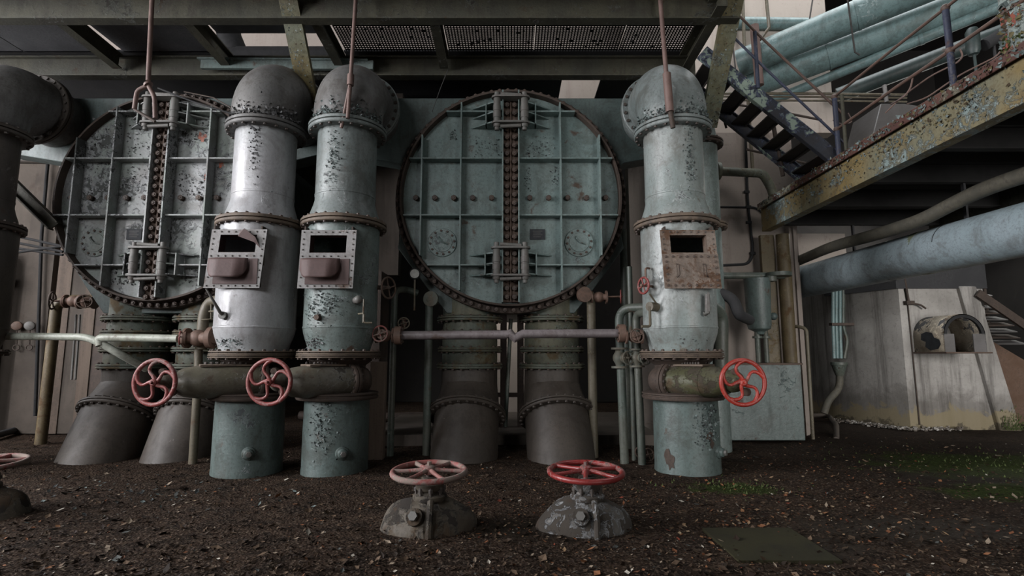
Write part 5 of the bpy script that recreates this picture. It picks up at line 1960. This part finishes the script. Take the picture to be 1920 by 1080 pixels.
# small bracket above the hood
m = MB()
q = P(1704, 568, CY - .05)
m.box(q, (.16, .12, .08))
m.tube([q + V((0, 0, .04)), q + V((-.04, 0, .5))], .022, 8)
m.tube(fillet([q, q + V((.2, -.05, -.04)), q + V((.3, -.05, -.12))], .08), .02, 8)
solo(m, 'wall_bracket', M['rust_dark'], 'small dark junction box on the concrete above the cream hood', 'box')
m = MB()
q = P(1700, 590, CY - .02)
m.tube([(q.x + .06, CY - .02, .1), (q.x + .04, CY - .02, 3.0)], .012, 6)
solo(m, 'conduit', M['rust_dark'], 'thin dark cable down the corner of the concrete block', 'conduit')
# conduits on the shaded side of the block
ub = [1562, 1568, 1575, 1581]
yq = 12.0
for i, u in enumerate(ub):
    xo = P(u, 600, yq).x
    m = MB()
    a_, b_ = P(u, 540, yq), P(u + 2, 672, yq)
    m.tube(fillet([a_, P(u, 612, yq), P(u + (8 if i == 3 else 1), 640, yq), b_] if i == 3 else [a_, P(u, 612, yq), b_], .1), .036, 8)
    solo(m, 'block_conduit', M['bigpipe'] if i < 3 else M['small_teal'], ['outermost of four blue-grey conduits on the flank of the concrete block', 'second of four blue-grey conduits on the flank of the concrete block', 'third of four blue-grey conduits on the flank of the concrete block', 'kinked innermost conduit on the flank of the concrete block'][i], 'conduit')
m = MB()
m.box(P(1578, 608, yq - .05), (.5, .12, .06))
solo(m, 'conduit_clamp', M['rust_dark'], 'dark clamp bar holding the four blue-grey conduits', 'bracket')
t = thing('cable_funnel', P(1572, 700, yq), 'dark funnel where the four blue-grey conduits meet, with a bent tail', 'pipe')
a_ = P(1573, 684, yq)
m = MB()
m.lathe([(.17, .06), (.17, 0), (.15, -.02), (.09, -.22), (.07, -.25)], a_, (0, 0, 1), 20)
m.build('funnel', M['small_teal'], t)
m = MB()
m.tube(fillet([a_ + V((0, 0, -.22)), P(1574, 728, yq), P(1552, 752, yq), P(1545, 775, yq)], .25), .075, 12)
m.build('tail_pipe', M['darkpipe'], t)

c = P(1529, 582, 14.6)
t = thing('white_drum', (c.x, 14.6, 0), 'white drum on a dark stand glimpsed in the gap beside the concrete block', 'drum')
m = MB()
m.lathe([(.0001, c.z - .32), (.26, c.z - .32), (.27, c.z - .3), (.27, c.z + .28), (.255, c.z + .3), (.0001, c.z + .3)], (c.x, 14.6, 0), (0, 0, 1), 24)
m.build('drum_body', M['rail'], t)
m = MB()
m.box((c.x, 14.6, (c.z - .32) / 2), (.5, .5, c.z - .32))
m.build('stand', M['rust_dark'], t)
# ------------------------------------------------------------------ room shell
m = MB()
nx, ny = 150, 110
X0, X1, Y0, Y1 = -14, 15, -7, 18
from mathutils import noise as mn
for j in range(ny + 1):
    for i in range(nx + 1):
        x, y = X0 + (X1 - X0) * i / nx, Y0 + (Y1 - Y0) * j / ny
        z = .028 * mn.noise(V((x * .8, y * .8, 0))) + .016 * mn.noise(V((x * 2.6, y * 2.6, 3)))
        m.v.append(V((x, y, z - .01)))
for j in range(ny):
    for i in range(nx):
        q = j * (nx + 1) + i
        m.f.append((q, q + 1, q + nx + 2, q + nx + 1))
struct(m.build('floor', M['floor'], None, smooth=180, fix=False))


def wall(name, lo, hi, mat):
    m = MB()
    m.slab(lo, hi)
    return struct(m.build(name, mat, None, smooth=0))


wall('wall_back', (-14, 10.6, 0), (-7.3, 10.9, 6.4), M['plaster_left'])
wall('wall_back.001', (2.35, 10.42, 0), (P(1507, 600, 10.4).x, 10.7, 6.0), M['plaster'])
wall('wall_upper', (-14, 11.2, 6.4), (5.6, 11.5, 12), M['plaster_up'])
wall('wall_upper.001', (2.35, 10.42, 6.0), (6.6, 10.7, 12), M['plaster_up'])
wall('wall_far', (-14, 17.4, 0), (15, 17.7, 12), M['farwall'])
for lo, hi in (((-14, -7.3, 0), (5.5, -7, 4.8)), ((-14, -7.3, 8.0), (5.5, -7, 12)), ((-14, -7.3, 4.8), (-12.6, -7, 8)), ((-5.4, -7.3, 4.8), (5.5, -7, 8)), ((12.5, -7.3, 0), (15, -7, 12)), ((5.5, -7.3, 6), (12.5, -7, 12))):
    m = MB()
    m.slab(lo, hi)
    struct(m.build('wall_front', M['plaster_left'], None, smooth=0))
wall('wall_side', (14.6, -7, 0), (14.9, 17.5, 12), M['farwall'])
# plank pilasters at the far side of the peeling door
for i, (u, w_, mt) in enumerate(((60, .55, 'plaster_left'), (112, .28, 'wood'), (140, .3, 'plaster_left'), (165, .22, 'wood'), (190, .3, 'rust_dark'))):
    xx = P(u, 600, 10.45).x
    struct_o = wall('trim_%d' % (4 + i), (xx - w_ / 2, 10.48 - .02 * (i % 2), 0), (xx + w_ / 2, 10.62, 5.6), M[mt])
# wall with windows on the left
for lo, hi in (((-13.3, -7, 0), (-13, 17.5, 2.6)), ((-13.3, -7, 8.2), (-13, 17.5, 12)), ((-13.3, -7, 2.6), (-13, -1, 8.2)), ((-13.3, 8.6, 2.6), (-13, 17.5, 8.2)), ((-13.3, 3.6, 2.6), (-13, 4.2, 8.2))):
    m = MB()
    m.slab(lo, hi)
    struct(m.build('wall_left', M['plaster'], None, smooth=0))
for i, (ya, yb) in enumerate(((-1, 3.6), (4.2, 8.6))):
    m = MB()
    for k in range(6):
        y = ya + (yb - ya) * k / 5
        m.box((-13.15, y, 5.4), (.06, .06, 5.6))
    for k in range(7):
        z = 2.6 + 5.6 * k / 6
        m.box((-13.15, (ya + yb) / 2, z), (.05, yb - ya, .05))
    struct(m.build('window_%d' % (i + 1), M['rust_dark'], None, smooth=0))
# remains of the roof: the part over the machines stands, the rest is open to the sky
m = MB()
m.slab((-14, 6.5, 12), (1.8, 18, 12.2))
m.slab((1.8, 12, 12), (15, 18, 12.2))
m.slab((9.5, 6.5, 12), (15, 12, 12.2))
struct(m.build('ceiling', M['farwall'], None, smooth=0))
for y in (-3, 1.5, 6.4):
    m = MB()
    m.ibeam((-14, y, 11.8), (15, y, 11.8), .25, .5)
    struct(m.build('trim_roof', M['rust_dark'], None))
wall('wall_pier', (-2.55, 9.35, 2.9), (-2.02, 9.6, 6.3), M['plaster_left'])
wall('wall_pier.001', (5.75, 11.3, 2.9), (7.2, 11.45, 4.1), M['plaster_up'])
# lit ground glimpsed past the block and a bright strip behind the condensers
m = MB()
m.slab((-.55, 14.0, .0), (.5, 14.2, 3.0))
struct(m.build('wall_inner', M['plaster_up'], None, smooth=0))

# ------------------------------------------------------------------ litter on the floor
def zfl(x, y):
    return .028 * mn.noise(V((x * .8, y * .8, 0))) + .016 * mn.noise(V((x * 2.6, y * 2.6, 3))) - .01


def scatter(name, mat, n, pick, smin, smax, label, cat, curl=.35, seed=1):
    rr = random.Random(seed)
    m = MB()
    for _ in range(n):
        x, y = pick(rr)
        if any((x - a) ** 2 + (y - b) ** 2 < c * c for a, b, c in ((XR[0], YR, .45), (XR[1], YR, .44), (XR[2], YR, .45), (XW1, 4.92, .3), (XW2, 4.92, .3), (0.75, 8.1, .5), (-.72, 8.1, .5))):
            continue
        z = zfl(x, y) + .004
        s_ = smin + (smax - smin) * rr.random() ** 2.2
        a = rr.uniform(0, 6.3)
        nrm = V((rr.gauss(0, curl), rr.gauss(0, curl), 1)).normalized()
        ux, uy, w = basis(nrm, (cos(a), sin(a), .01))
        l, b = s_, s_ * rr.uniform(.35, .8)
        c = V((x, y, z + s_ * .2 * rr.random()))
        cu = s_ * rr.uniform(.0, .25)
        m.add([c - ux * l * .5, c - uy * b * .5 + w * cu * .3, c + ux * l * .5 + w * cu, c + uy * b * .5 + w * cu * .4, c + w * cu * -.1],
              [(0, 1, 4), (1, 2, 4), (2, 3, 4), (3, 0, 4)])
    o = m.build(name, mat, None, smooth=0, fix=False)
    o['kind'] = 'stuff'
    return tag(o, label, cat)


def pk_all(r):
    u, v = r.uniform(-60, 1980), 845 + 240 * r.random() ** .75
    g = G(u, v)
    return g.x, g.y


def pk_all2(r):
    u, v = r.uniform(-60, 1980), 820 + 290 * r.random() ** .9
    g = G(u, v)
    return g.x, g.y


def pk_leaf(r):
    k = r.random()
    if k < .42:
        u, v = r.gauss(1420, 170), r.gauss(945, 55)
    elif k < .7:
        u, v = r.gauss(1000, 170), r.gauss(945, 45)
    elif k < .9:
        u, v = r.gauss(1620, 130), r.gauss(900, 50)
    else:
        u, v = r.uniform(0, 1900), r.uniform(860, 1075)
    v = max(822, v)
    g = G(u, v)
    return g.x, g.y


scatter('floor_debris', M['chips'], 17000, pk_all2, .009, .05, 'fine grit and pale paint chips strewn over the earth floor', 'debris', seed=5)
scatter('bark_litter', M['chips'], 2600, pk_all2, .03, .10, 'larger flat flakes of rust and bark lying on the earth floor', 'debris', seed=15)
scatter('paint_chips', M['flake_teal'], 260, lambda r: (r.gauss(-4.2, .9), r.gauss(6.1, .45)), .015, .07, 'pale teal paint chips fallen before the splayed inlet pipes and teal standpipes', 'debris', seed=6)
scatter('fallen_leaves', M['leaves'], 1700, pk_leaf, .012, .058, 'dry orange leaves scattered mostly around and beyond the floor valves', 'leaves', .3, seed=7)
m = MB()
for _ in range(220):
    p = V((CX + R.uniform(1.72, 2.12), CY - .105 - R.random() * .1, abs(R.gauss(0, .14))))
    m.add([p, p + V((.02, -.005, .01)), p + V((.01, -.015, R.uniform(.02, .06)))], [(0, 1, 2)])
o = m.build('buttress_moss', M['moss'], None, smooth=0, fix=False)
o['kind'] = 'stuff'
tag(o, 'green moss at the foot of the slanted concrete buttress', 'moss')
m = MB()
for _ in range(520):
    k = R.random()
    if k < .4:
        x, y = R.gauss(2.5, .35), R.gauss(6.35, .2)
    else:
        x, y = R.gauss(6.8, 1.1), R.gauss(7.6, .7)
    a = R.uniform(0, 6)
    s_ = R.uniform(.02, .06)
    p = V((x, y, zfl(x, y)))
    d = V((cos(a) * .4, sin(a) * .4, .6)) * s_
    e = V((-sin(a), cos(a), 0)) * s_ * .22
    m.add([p - e, p + e, p + d], [(0, 1, 2)])
o = m.build('floor_moss', M['moss'], None, smooth=0, fix=False)
o['kind'] = 'stuff'
tag(o, 'green moss growing on the damp floor', 'moss')
m = MB()
qa, qb = G(1385, 1052), G(1480, 990)
m.slab((qa.x, qa.y, -.05), (qb.x, qb.y, .004))
solo(m, 'checker_plate', concrete('mossy_plate', (.03, .027, .011), (.022, .02, .009), (.012, .01, .007), (.035, .024, .012), 2), 'olive steel plate set in the floor at the photo foot', 'plate')

# ------------------------------------------------------------------ light
W = bpy.data.worlds.new('overcast_sky')
scn.world = W
W.use_nodes = True
bg = W.node_tree.nodes['Background']
bg.inputs[0].default_value = (.86, .93, 1, 1)
bg.inputs[1].default_value = .035


def area(name, loc, target, sx, sy, power, col):
    l = bpy.data.lights.new(name, 'AREA')
    l.shape = 'RECTANGLE'
    l.size, l.size_y = sx, sy
    l.energy = power
    l.color = col
    o = bpy.data.objects.new(name, l)
    COL.objects.link(o)
    o.location = loc
    o.rotation_euler = (V(target) - V(loc)).to_track_quat('-Z', 'Y').to_euler()
    return o


area('window_light', (-13.6, 1.3, 5.4), (0, 3.5, 3.5), 4.4, 5.4, 2600, (.98, .97, 1))
area('window_light', (-13.6, 6.4, 5.4), (0, 6.6, 3.8), 4.2, 5.4, 900, (.98, .97, 1))
area('skylight', (5.6, 9.2, 12.6), (5.6, 9.0, 0), 7, 5.2, 700, (.95, .98, 1))
gl = area('front_fill_right', (9, -7.1, 3), (9.3, 11, 2.2), 6.8, 5.8, 400, (1, .98, .96))  # added fill light from behind the camera, no gate known there
gl.data.spread = rad(75)
area('front_fill_left', (-9, -7.2, 6.4), (-1, 8, 3.4), 7, 3, 900, (.97, .98, 1))  # added front-left fill to brighten the condenser doors, no known window
area('rear_daylight', (-.2, 13.2, 3.2), (0, 14, 1), 3, .6, 22, (1, .97, .93))
area('yard_daylight', (12.5, 15.0, 6), (8.6, 14, 1), 3, 3, 150, (1, 1, .95))

# ------------------------------------------------------------------ camera
cd = bpy.data.cameras.new('camera')
cd.sensor_width = 36
cd.lens = 36 * FPX / 1920
cam = bpy.data.objects.new('camera', cd)
COL.objects.link(cam)
cam.location = (0, 0, CZ)
cam.rotation_euler = (PI / 2 + PITCH, 0, 0)
scn.camera = cam
vs_ = scn.view_settings
vs_.view_transform = 'Standard'
vs_.look = 'None'
vs_.exposure = 0
vs_.gamma = 1
vs_.use_curve_mapping = False
scn.cycles.use_denoising = True
scn.cycles.max_bounces = 6
scn.cycles.diffuse_bounces = 4
